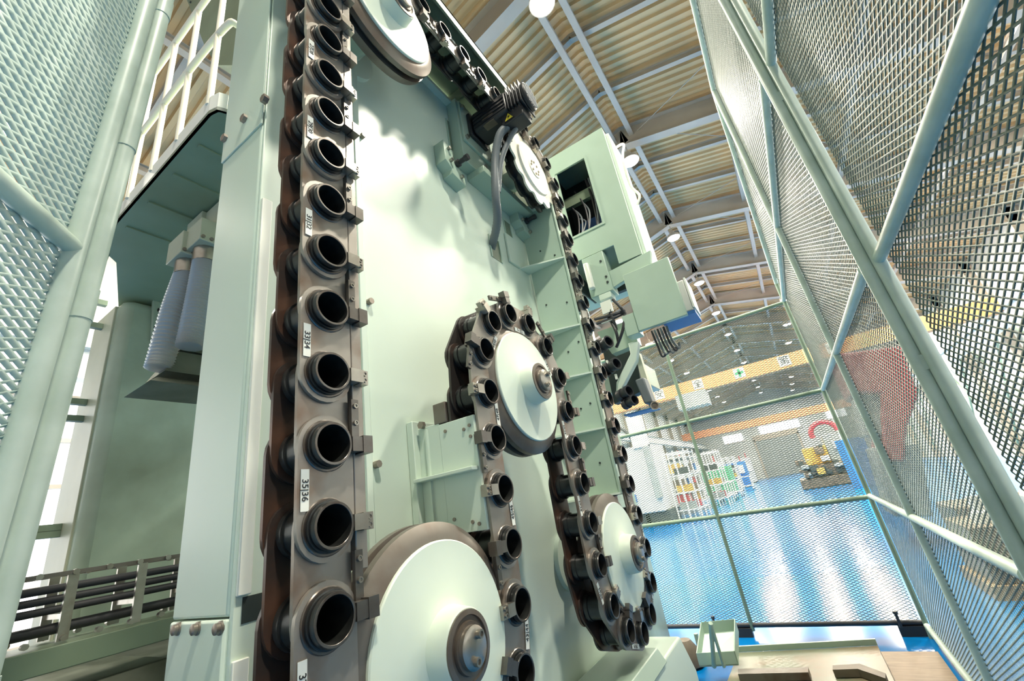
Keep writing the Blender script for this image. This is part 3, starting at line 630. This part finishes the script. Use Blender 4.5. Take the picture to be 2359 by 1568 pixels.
for a, b in (((1395, 700), (1420, 760)), ((1405, 695), (1402, 735)), ((1370, 735), (1440, 715)), ((1375, 745), (1435, 722)), ((1412, 690), (1440, 725)), ((1440, 720), (1420, 800)), ((1405, 735), (1425, 790))):
    A = q3(a, 3.12); B = q3(b, 3.12); MB().tube(bez([A, (A+B)/2 + Vector((.02, -.03, -.02)), B], 8), .012, 7).build('hose', 'rubber', t)
for a, b in (((1382, 698), (1412, 715)), ((1385, 745), (1410, 735)), ((1395, 830), (1403, 845)), ((1415, 862), (1422, 872))):
    A = q3(a, 3.08); B = q3(b, 3.08); MB().prism([A, Vector((B.x, A.y, A.z)), B, Vector((A.x, A.y, B.z))], (0, .02, 0)).build('steel_bracket', 'white', t)
box(q3((1437, 955)) - Vector((.0, 0, 0)), q3((1512, 945)) + Vector((0, .15, .02))).build('blue_tray', 'blue', t)

t = thing('spindle_head', (-1.7, 4.1, 0), 'green machine head body behind the chain that carries the cabinet', 'machine head')
box((-2.4, 3.72, 0), (-1.5, 4.6, 4.3)).build('body', 'column_green', t, bevel=.02)
box((-1.5, 3.72, 3.4), (-.6, 4.3, 3.6)).build('upper_arm', 'column_green', t, bevel=.01)
box((-1.5, 3.62, 2.3), (-.85, 4.1, 2.5)).build('lower_arm', 'column_green', t, bevel=.01)

# ------------------------------------------------------------------ second machine column and its platform (left)
K = 1.4; X2, Y2, ZP = -2.6*K, .657*K, 1.5 + 1.335*K
t = thing('spindle_column', (X2-.25, 1.8, .2), 'big worn green machine column with rounded corner at left', 'machine column')
box((-4.12, Y2, 1.135), (X2, 3.2, ZP-.005)).build('body', 'column_green', t, bevel=.07)
box((-4.13, Y2-.012, 1.135), (X2-.1, Y2+.02, ZP-.05)).build('end_cover', 'column_beige', t, bevel=.004)
g0 = at(372, 690, 0, X2+.02); 
MB().prism([at(350, 668, 0, X2), at(372, 655, 0, X2), at(362, 780, 0, X2), at(345, 788, 0, X2)], (.03, 0, 0)).build('raised_edge', 'column_green', t, bevel=.006)
MB().prism([at(372, 655, 0, X2), at(450, 560, 0, X2), at(445, 800, 0, X2), at(362, 790, 0, X2)], (.02, 0, 0)).build('access_cover', 'mint', t, bevel=.004)
for p in ((376, 675), (368, 716), (360, 757)): MB().lathe(at(*p, 0, X2+.02), (1, 0, 0), [(0, .02), (.015, .02)], 12).build('plug', 'black', t)
box(at(322, 670, 0, X2) , at(360, 660, 0, X2) + Vector((.1, 0, .05))).build('latch', 'black', t)
# platform
t = thing('service_platform', (-2.5, 1.2, ZP), 'green service platform with white railing above the spindle column', 'platform')
edge = [(222, 562), (480, 262), (500, 252), (522, 258)]
E_ = [at(*p, 2, ZP) for p in edge]
poly = [E_[0], E_[1], E_[2], E_[3], Vector((-1.5, 3.0, ZP)), Vector((-4.2, 3.0, ZP)), at(275, 745, 2, ZP), at(268, 605, 2, ZP)]
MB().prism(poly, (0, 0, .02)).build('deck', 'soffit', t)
for i in range(3):
    a, b = E_[i], E_[i+1]; nrm = Vector((0, 0, 1)).cross(b-a).normalized()
    MB().prism([a, b, b + Vector((0, 0, .11)), a + Vector((0, 0, .11))], nrm*.012).build('fascia', 'white', t)
for fx in (.2, .42, .64, .84):
    a = E_[0].lerp(E_[1], fx); MB().prism([a + Vector((0, .05, 0)), a + Vector((.02, .05, 0)), a + Vector((.02, 1.2, 0)), a + Vector((0, 1.2, 0))], (0, 0, -.008)).build('seam', 'soffit', t)
yE = E_[0].y
for i, p in enumerate(((256, 500), (298, 448), (352, 385), (412, 312), (482, 240))):
    b_ = at(p[0], p[1], 1, yE); x = b_.x
    MB().cyl((x, yE, ZP+.08), (x, yE, ZP+1.1), .0145, 10).build('railing_post', 'cream', t)
xr = at(482, 240, 1, yE).x; xl = at(256, 500, 1, yE).x
for z in (.58, 1.1):
    MB().tube(bez([(xl-.02, yE, ZP+z-.25 if z > 1 else ZP+z), (xl, yE, ZP+z), (xl+.3, yE, ZP+z), (xr, yE, ZP+z), (xr+.12, yE+.05, ZP+z), (xr+.2, yE+.25, ZP+z)], 8), .0165, 10).build('handrail', 'cream', t)
MB().cyl((xl-.8, yE+.6, ZP+.2), (xl, yE+.02, ZP+.2), .012, 8).build('brace_rod', 'cream', t)
# box above, ducts and hoods
t = thing('upper_housing', (-2.2, 1.4, 4.4), 'dark green angled housing high behind the railing', 'housing')
MB().prism([at(*p, 1, 1.15) for p in ((425, -15), (474, 112), (500, 150), (600, 150), (620, -60))], (0, .9, 0)).build('body', 'mint_dark', t)
for p in ((438, 6), (460, 53), (475, 105)): MB().lathe(at(p[0]+2, p[1], 1, 1.15), (0, -1, 0), [(0, .014), (.012, .014)], 8).build('bolt', 'dark', t)
XD = -2.45
def duct(pa, pb, pc, lab):
    kk = XD/-3.3
    t = thing('flexible_duct', at(*pc, 0, XD), lab, 'duct', 'flexible ducts beside the spindle column')
    A, B_, C_ = at(*pa, 0, XD), at(*pb, 0, XD), at(*pc, 0, XD)
    pts = bez([A, B_, C_], 34); MB().tube(pts, .06, 16, radf=lambda i: .05 + .01*(i % 2)).build('hose', 'duct', t)
    MB().cyl(A + Vector((0, 0, -.02)), A + Vector((0, 0, .07)), .062, 14).build('collar', 'steel', t)
    return A
A = duct((432, 628), (400, 720), (365, 850), 'silver ribbed duct nearest the rounded column corner')
XD = -2.3
B2_ = duct((474, 600), (458, 690), (436, 800), 'silver ribbed duct half hidden by the magazine column')
for A, dx, lab in ((A, .0, 'square green duct box above the left silver duct'), (B2_, .0, 'square green duct box above the right silver duct')):
    t = thing('duct_box', A, lab, 'duct box', 'duct boxes under the platform')
    box(A + Vector((-.09, -.075, .06)), A + Vector((.09, .075, .2))).build('lower_box', 'column_beige', t, bevel=.004)
    ht = min(.55, ZP - A.z - .01)
    if ht > .24: box(A + Vector((-.09, .0, .2)), A + Vector((.09, .13, ht))).build('upper_box', 'column_beige', t, bevel=.004)
    for k in range(4): MB().lathe(A + Vector((.09, -.06+.04*k, .08)), (1, 0, 0), [(0, .01), (.008, .01)], 8).build('screw', 'bolt', t)
t = thing('collecting_hood', at(390, 900, 0, XD), 'dull stepped sheet hood below the silver ducts', 'hood')
def hood(pl, pr, top, w_):
    a, b = at(*pl, 0, -2.62), at(*pr, 0, -2.62); zt = at(*top, 0, -2.62).z; c_ = at(*top, 0, -2.62).y
    lo = [Vector((-2.62, a.y, a.z)), Vector((-2.62+w_, a.y, a.z)), Vector((-2.62+w_, b.y+.5, a.z)), Vector((-2.62, b.y+.5, a.z))]
    hi = [Vector((-2.62, c_, zt)), Vector((-2.62+w_*.7, c_, zt)), Vector((-2.62+w_*.7, b.y+.5, zt)), Vector((-2.62, b.y+.5, zt))]
    return MB().add(lo + hi, [(0, 3, 2, 1), (4, 5, 6, 7), (0, 1, 5, 4), (1, 2, 6, 5), (2, 3, 7, 6), (3, 0, 4, 7)])
hood((335, 882), (445, 890), (382, 830), .22).build('upper_hood', 'hood', t)
hood((285, 915), (445, 925), (320, 895), .3).build('lower_hood', 'hood', t)
hood((385, 825), (445, 830), (405, 800), .15).build('top_hood', 'hood', t)
# ladder brackets and ladder
t = thing('ladder', (-3.9, .45, .5), 'grey green ladder with bracket bars behind the open gate', 'ladder')
XLd = -3.95
for pa, pb in (((95, 918), (240, 931)), ((90, 958), (185, 966)), ((35, 1226), (190, 1207)), ((33, 1240), (130, 1229)), ((190, 690), (278, 706)), ((170, 742), (265, 758))):
    a, b = at(*pa, 0, XLd), at(*pb, 0, XLd); z = (a.z+b.z)/2
    MB().box((XLd-.02, min(a.y, b.y)-.1, z-.02), (XLd+.02, Y2-.013, z+.02)).build('bracket_bar', 'fence_far', t)
for pa, pb in (((238, 578), (208, 650)), ((208, 650), (150, 840)), ((215, 575), (130, 790))):
    a, b = at(*pa, 1, .55), at(*pb, 1, .55); MB().cyl(a, b, .028, 10).build('stringer', 'fence_far', t)
for pa, pb in (((186, 632), (215, 655)), ((225, 585), (185, 635)), ((205, 670), (172, 715))):
    a, b = at(*pa, 1, .55), at(*pb, 1, .55); MB().cyl(a, b, .022, 8).build('rung', 'fence_far', t)
# energy chain and bed
XE = -2.85
t = thing('cable_carrier', (XE, 1.2, 1.25), 'steel cable carrier with black cables running behind the column', 'cable carrier')
zt_, zb_ = 1.553, 1.30
for dx in (-.13, .13):
    for k in range(28):
        y = .05 + k*.11
        box((XE+dx-.008, y, zt_-.008), (XE+dx+.008, y+.1, zt_+.008)).build('top_link', 'rim', t)
        MB().lathe((XE+dx, y+.1, zt_), (1, 0, 0), [(-.014, .012), (.014, .012)], 8).build('link_pin', 'steel', t)
        MB().lathe((XE+dx, y+.1, zb_+.01), (1, 0, 0), [(-.014, .012), (.014, .012)], 8).build('link_pin', 'steel', t)
for k in range(10):
    y = .2 + k*.24
    box((XE+.115, y, zb_), (XE+.13, y+.035, zt_)).build('stay', 'steel', t); box((XE-.13, y, zb_), (XE-.115, y+.035, zt_)).build('stay', 'steel', t)
    box((XE-.12, y+.01, zb_+.08), (XE+.12, y+.03, zb_+.1)).build('cross_bar', 'steel', t)
for z, r in ((1.50, .017), (1.458, .016), (1.418, .016), (1.345, .022)): MB().cyl((XE, -.2, z), (XE, 3.1, z), r, 12).build('cable', 'rubber', t)
o = tag(box((XE-.16, -.4, 1.2), (XE+.16, 3.1, 1.29)).build('carrier_rail', 'mint_dark', bevel=.004), 'scuffed green rail under the cable carrier', 'rail')
t = thing('machine_bed', (XE, 1.4, 0), 'dark sloping way cover of the machine bed at lower left', 'machine bed')
MB().prism([(XE-1.2, -.6, 1.12), (XE+.1, -.6, 1.12), (XE+.55, -.6, .8), (XE+.55, -.6, 0), (XE-1.2, -.6, 0)], (0, 1.7, 0)).build('way_cover', 'hood', t, bevel=.01)
MB().prism([(XE-1.2, 1.1, 1.1), (XE+.08, 1.1, 1.1), (XE+.53, 1.1, .78), (XE+.53, 1.1, 0), (XE-1.2, 1.1, 0)], (0, 2.2, 0)).build('way_cover', 'hood', t, bevel=.01)

# ------------------------------------------------------------------ things on the floor inside the fence
def fz(x, y, z): return at(x, y, 2, z)
t = thing('drip_tray', fz(1650, 1510, 0), 'small green drip tray with strut standing on the blue floor', 'tray')
p = [fz(1612, 1536, .16), fz(1700, 1532, .16), fz(1700, 1455, .3), fz(1622, 1462, .3)]
MB().prism(p, (0, 0, .01)).build('bottom', 'mint_mid', t)
for a, b in ((0, 1), (1, 2), (2, 3), (3, 0)): MB().prism([p[a], p[b], p[b] + Vector((0, 0, .09)), p[a] + Vector((0, 0, .09))], (.006, .006, 0)).build('side', 'mint_mid', t)
MB().cyl(fz(1645, 1535, .17), fz(1637, 1435, .5), .016, 8).cyl(fz(1668, 1535, .17), fz(1637, 1435, .5), .012, 8).build('strut', 'mint_mid', t)
for dx, dy in ((0, 0), (.25, .3)): MB().cyl((fz(1650, 1510, 0).x-.1+dx, fz(1650, 1510, 0).y-.1+dy, 0), (fz(1650, 1510, 0).x-.1+dx, fz(1650, 1510, 0).y-.1+dy, .2), .02, 8).build('leg', 'mint_mid', t)
t = thing('chip_cover', fz(1850, 1540, 0), 'flat green cover plate lying before the far fence', 'cover plate')
p = [fz(1700, 1502, .12), fz(2022, 1486, .12), fz(2062, 1568, .12), fz(2062, 1640, .12), fz(1640, 1660, .12)]
MB().prism(p, (0, 0, -.118)).build('plate', 'olive', t, bevel=.004)
MB().prism([p[0], p[1], p[1] + Vector((0, 0, .04)), p[0] + Vector((0, 0, .04))], (0, .02, 0)).build('raised_edge', 'mint_mid', t)
tag(MB().prism([fz(1700, 1540, .17), fz(1862, 1536, .17), fz(1862, 1548, .17), fz(1700, 1552, .17)], (0, 0, -.045)).build('steel_channel', 'rim'), 'long rusty steel channel lying on the green cover', 'channel')
tag(MB().prism([fz(1918, 1532, .17), fz(1980, 1528, .17), fz(2040, 1550, .17), fz(2040, 1562, .17), fz(1976, 1540, .17), fz(1918, 1542, .17)], (0, 0, -.045)).build('steel_channel', 'brown'), 'short bent steel channel on the right of the green cover', 'channel')
tag(MB().prism([fz(2020, 1500, .02), fz(2160, 1500, .02), fz(2260, 1640, .02), fz(2020, 1640, .02)], (0, 0, -.018)).build('plywood_board', 'ply'), 'brown plywood board on the floor beside the right fence', 'board')
t = thing('oil_can', fz(1590, 1535, 0), 'brown crumpled container beside the drip tray', 'container')
MB().lathe(fz(1590, 1535, 0), (0, 0, 1), [(0, .1), (.02, .13), (.12, .12), (.2, .06), (.21, .02)], 10).build('body', 'brown', t)
MB().cyl(fz(1480, 1500, .05), fz(1600, 1490, .05), .02, 8).build('pipe', 'rubber', t)

# ------------------------------------------------------------------ overhead cranes
def crane(y, zc, hgt, label, signs):
    t = thing('overhead_crane', (RX, y, zc), label, 'crane')
    box((XL+1, y-.25, zc-hgt/2), (XR-1, y+.25, zc+hgt/2)).build('girder', 'orange' if signs else 'orange_dull', t)
    box((-4, y-.6, zc-hgt/2-.7), (-2.6, y+.3, zc-hgt/2)).build('hoist', 'grey_mach', t) if signs else None
    if signs:
        for ch, x in (('安', -4.75), ('全', -2.85), ('+', -.97), ('第', .9), ('一', 2.75)):
            pl = box((x-.23, y-.27, zc-.2), (x+.23, y-.25, zc+.26)).build('sign_plate', 'tag', t)
            if ch == '+':
                MB().box((x-.055, y-.275, zc-.15), (x+.055, y-.27, zc+.21)).box((x-.18, y-.275, zc-.025), (x+.18, y-.27, zc+.085)).build('green_cross', 'greencross', pl)
            else:
                ob = bpy.data.objects.new('character', text_mesh(ch, .42, 'ink', .002)); COL.objects.link(ob); ob.parent = pl
                ob.location = Vector((x, y-.276, zc+.03)) - ORI[pl.name]; ob.rotation_euler = (PI/2, 0, 0)
crane(22.5, 5.62, .62, 'orange overhead crane with square safety signs', True)
crane(52, 5.776, .75, 'plain orange crane girder near the far wall', False)

# ------------------------------------------------------------------ machines of the hall
def fl_at(x, y): return at(x, y, 2, 0)
t = thing('machining_centre', (-6.6, 19, 0), 'off-white machining centre left behind the far fence', 'machine')
box((-8.4, 18.2, .5), (-4.9, 20.6, 3.1)).build('body', 'offwhite', t, bevel=.03)
box((-6.9, 18.1, 1.2), (-6.0, 18.22, 2.7)).build('sliding_door', 'grey_mach', t, bevel=.01)
box((-6.8, 18.05, 1.6), (-6.1, 18.12, 2.5)).build('window', 'glass', t)
box((-5.1, 18.0, 1.0), (-4.85, 18.3, 3.0)).build('corner_post', 'grey_mach', t)
box((-7.8, 18.1, 1.8), (-7.2, 18.22, 2.7)).build('green_panel', 'green', t)
box((-8.3, 18.1, 1.0), (-7.9, 18.22, 1.7)).build('white_panel', 'white', t)
box((-6.5, 18.0, 1.0), (-5.9, 18.2, 1.25)).build('blue_cloth_bin', 'blue', t)
for x in (-7.6, -6.6, -5.6): box((x, 18.4, 0), (x+.8, 20, .5)).build('base_block', 'dark', t)
box((-5.5, 18.1, 3.0), (-4.9, 18.5, 4.3)).build('column_head', 'white', t)
MB().tube([(-6.3 + .75*math.cos(a), 18.6, 3.1 + 1.0*math.sin(a)) for a in [PI*k/16 for k in range(17)]], .09, 8).build('cable_loop', 'black', t)
t = thing('parts_rack', (-5.3, 23, 0), 'white steel parts rack with boxes behind machining centre', 'rack')
for x in (-6.1, -4.5):
    for y in (22, 27): box((x, y, 0), (x+.06, y+.06, 2.6)).build('upright', 'white', t)
for z in (.4, 1.1, 1.8, 2.5): box((-6.1, 22, z), (-4.44, 27.06, z+.05)).build('shelf', 'offwhite', t)
cols = ['red_bright', 'grey_mach', 'ochre', 'offwhite', 'brown', 'blue']
rk = random.Random(5); wn_ = {'red_bright': 'red', 'grey_mach': 'grey', 'ochre': 'ochre', 'offwhite': 'pale', 'brown': 'brown', 'blue': 'blue'}
for zi, z in enumerate((.45, 1.15, 1.85)):
    for k in range(4):
        y = 22.2 + 1.2*k; c_ = cols[(zi*4+k) % 6]
        tag(MB().box((-5.9, y, z), (-4.8, y+.8, z+.05)).box((-5.9, y, z+.05), (-5.86, y+.8, z+.4)).box((-4.84, y, z+.05), (-4.8, y+.8, z+.4)).box((-5.86, y, z+.05), (-4.84, y+.04, z+.4)).box((-5.86, y+.76, z+.05), (-4.84, y+.8, z+.4)).build('parts_bin', c_), '%s parts bin, %s on the %s shelf of the white rack' % (wn_[c_], ordn[k] if k == 0 else ordn[k] + ' nearest', ('lowest', 'middle', 'top')[zi]), 'bin', 'parts bins on the rack')
t = thing('tool_cabinet', (-5.0, 35, 0), 'bright green tool cabinet by the left of the aisle', 'cabinet')
box((-6.0, 34, .15), (-4.2, 36, 1.9)).build('body', 'green', t, bevel=.02)
for z in (.3, .7, 1.1, 1.5): box((-5.9, 33.96, z), (-4.3, 34, z+.3)).build('drawer', 'green', t)
for x in (-5.9, -4.4): box((x, 34.1, 0), (x+.1, 35.9, .15)).build('skid', 'dark', t)
for i, (x, y, h_, c_, lab) in enumerate(((-6.5, 40, 2.4, 'offwhite', 'pale machine enclosure behind the green cabinet'), (-5.2, 46, 2.2, 'blue', 'blue machine enclosure far down the left of the aisle'), (-7.0, 30, 2.8, 'grey_mach', 'grey machine enclosure left of the green cabinet'), (-5.4, 55, 2.6, 'offwhite', 'farthest pale machine left of the shutter'))):
    t = thing('lathe_enclosure', (x, y, 0), lab, 'machine', 'machines along the left of the aisle')
    box((x-1, y-1, .1), (x+1, y+1, h_)).build('body', c_, t, bevel=.03); box((x-.7, y-1.05, .9), (x+.3, y-1, h_-.3)).build('door', 'grey_mach', t)
    box((x-.5, y-1.08, 1.2), (x+.1, y-1.05, h_-.6)).build('window', 'glass', t); box((x+.5, y-1.15, 1.2), (x+.9, y-1, 1.9)).build('control_panel', 'white', t)
    box((x-1, y-1, 0), (x+1, y+1, .1)).build('plinth', 'dark', t); MB().cyl((x+.7, y, h_), (x+.7, y, h_+.5), .04, 8).build('signal_lamp', 'red_bright', t)
for i, (x, y) in enumerate(((-3.9, 28), (-3.9, 31), (-3.8, 38))):
    t = thing('trolley', (x, y, 0), ('white trolley nearest the rack', 'white trolley between the rack and green cabinet', 'white trolley beyond the green cabinet')[i], 'trolley', 'white trolleys along the aisle')
    for dx in (-.4, .4):
        for dy in (-.5, .5):
            box((x+dx-.025, y+dy-.025, .1), (x+dx+.025, y+dy+.025, 1.0)).build('leg', 'white', t); MB().lathe((x+dx, y+dy, .06), (1, 0, 0), [(-.02, .06), (.02, .06)], 10).build('caster', 'black', t)
    for z in (.3, .95): box((x-.43, y-.53, z), (x+.43, y+.53, z+.04)).build('shelf', 'white', t)
for j, (x, y, lab) in enumerate(((-4.28, 20.2, 'open pale pipe frame beside the machining centre'), (-3.92, 25.5, 'open pale pipe frame in front of the rack'), (-5.0, 42, 'open pale pipe frame far beyond the green cabinet'))):
    t = thing('pipe_frame', (x, y, 0), lab, 'frame', 'pale pipe frames along the aisle')
    for dx in (-.45, 0, .45):
        for dy in (-.9, 0, .9): MB().cyl((x+dx, y+dy, 0), (x+dx, y+dy, 2.7), .03, 6).build('upright', 'white', t)
    for z in (.35, 1.0, 1.7, 2.6):
        for dy in (-.9, 0, .9): MB().cyl((x-.45, y+dy, z), (x+.45, y+dy, z), .025, 6).build('cross_tube', 'white', t)
        MB().cyl((x+.45, y-.9, z), (x+.45, y+.9, z), .025, 6).build('cross_tube', 'white', t)
    for k in range(5):
        z = (.35, 1.0, 1.7)[k % 3]; yy = y - .7 + .32*k
        box((x-.35, yy, z+.03), (x+.3, yy+.25, z+.3)).build('stored_box', ['grey_mach', 'ochre', 'dark', 'red_bright', 'brown'][k], t)
# right of the aisle
t = thing('old_milling_machine', (1.0, 29, 0), 'brown oily milling machine with ochre top and red hose', 'machine')
box((-.3, 28, 0), (2.6, 31, .5)).build('bed', 'brown', t, bevel=.05)
box((.0, 28.2, .5), (2.2, 30.5, 1.1)).build('saddle', 'brown', t, bevel=.05)
box((.3, 28.4, 1.1), (1.4, 30, 2.0)).build('table', 'ochre', t, bevel=.05)
box((1.4, 28.4, 1.1), (2.3, 30, 2.5)).build('column', 'grey_mach', t, bevel=.05)
rm = random.Random(11)
for k in range(26):
    x = -.2 + 2.6*rm.random(); z = .5 + 1.3*rm.random()*(1 if x > .5 else .6); w_ = .15 + .25*rm.random(); h_ = .12 + .3*rm.random()
    box((x, 27.7 + .4*rm.random(), z), (x+w_, 28.3, z+h_)).build('machine_block', rm.choice(['brown', 'dark', 'grey_mach', 'ochre', 'offwhite', 'brown']), t, bevel=.03)
for k in range(5): MB().lathe((.2+.45*k, 28.1, .7), (0, -1, 0), [(0, .14), (.12, .14), (.14, .08)], 12).build('hand_wheel', 'dark', t)
MB().tube([(1.6 + .6*math.cos(a), 28.4, 2.6 + .55*math.sin(a)) for a in [PI*k/12*1.1 for k in range(13)]], .13, 8).build('red_hose', 'red_bright', t)
tag(MB().prism([fl_at(1948, 1062) if False else Vector((1.55, 23.9, 0)), Vector((2.6, 23.9, 0)), Vector((2.6, 23.9, 2.0)), Vector((1.55, 23.9, 2.0))], (0, .08, 0)).build('blue_partition', 'blue', bevel=.01), 'plain blue partition board before the brown milling machine', 'partition')
# beyond the right fence
t = thing('red_machine', (2.6, 9.5, 0), 'dull red press frame seen through the right mesh', 'machine')
def rp(x, y, Y): return at(x, y, 1, Y)
MB().prism([rp(*p, 9.0) for p in ((1925, 815), (2075, 795), (2118, 905), (2090, 985), (2085, 1065), (2040, 1060), (2030, 905), (1965, 905))], (0, 1.5, 0)).build('frame', 'red', t, bevel=.04)
MB().prism([rp(*p, 9.2) for p in ((1972, 908), (2032, 908), (2050, 1000), (1995, 1005))], (0, 1.0, 0)).build('ram', 'grey_mach', t, bevel=.03)
MB().prism([rp(*p, 9.2) for p in ((2010, 1030), (2120, 1020), (2150, 1190), (2060, 1190))], (0, 1.0, 0)).build('lower_bed', 'grey_mach', t, bevel=.03)
box((1.7, 9.4, 0), (3.2, 10.6, rp(2050, 1190, 9.2).z)).build('foot', 'brown', t, bevel=.03)
t = thing('large_lathe', (3.6, 4.5, 0), 'large grey lathe headstock behind the right mesh', 'machine')
box((1.6, 3.6, 0), (5.5, 6.2, .9)).build('bed', 'grey_mach', t, bevel=.04)
box((2.4, 4.2, .9), (5.5, 6.0, 2.1)).build('headstock', 'grey_mach', t, bevel=.1)
MB().lathe((2.0, 3.8, 1.45), (-.3, -1, 0), [(-.5, .75), (.0, .75), (.1, .6), (.1, .3), (.25, .28), (.25, 0)], 36).build('face_plate', 'grey_mach', t)
MB().lathe((2.0, 3.8, 1.45), (-.3, -1, 0), [(.1, .5), (.14, .5), (.14, .43), (.1, .43)], 36, close=True).build('chuck_ring', 'black', t)
MB().cyl((2.2, 4.4, 2.3), (5.2, 5.6, 2.5), .3, 20).build('motor', 'conduit', t)
box((1.9, 3.7, .2), (2.5, 4.0, 1.0)).build('apron', 'dark', t)
t = thing('pallet_of_parts', (1.6, 6.6, 0), 'brown crate with pale castings behind the right mesh', 'crate')
box((1.1, 6.2, 0), (2.2, 7.2, .12)).build('pallet', 'ply', t); box((1.15, 6.25, .12), (2.15, 7.15, .62)).build('crate', 'brown', t, bevel=.01)
for k in range(4): MB().lathe((1.35+.2*k, 6.5+.12*(k % 2), .62), (0, 0, 1), [(0, .09), (.1, .09), (.12, .05), (.25, .05)], 12).build('casting', 'offwhite', t)
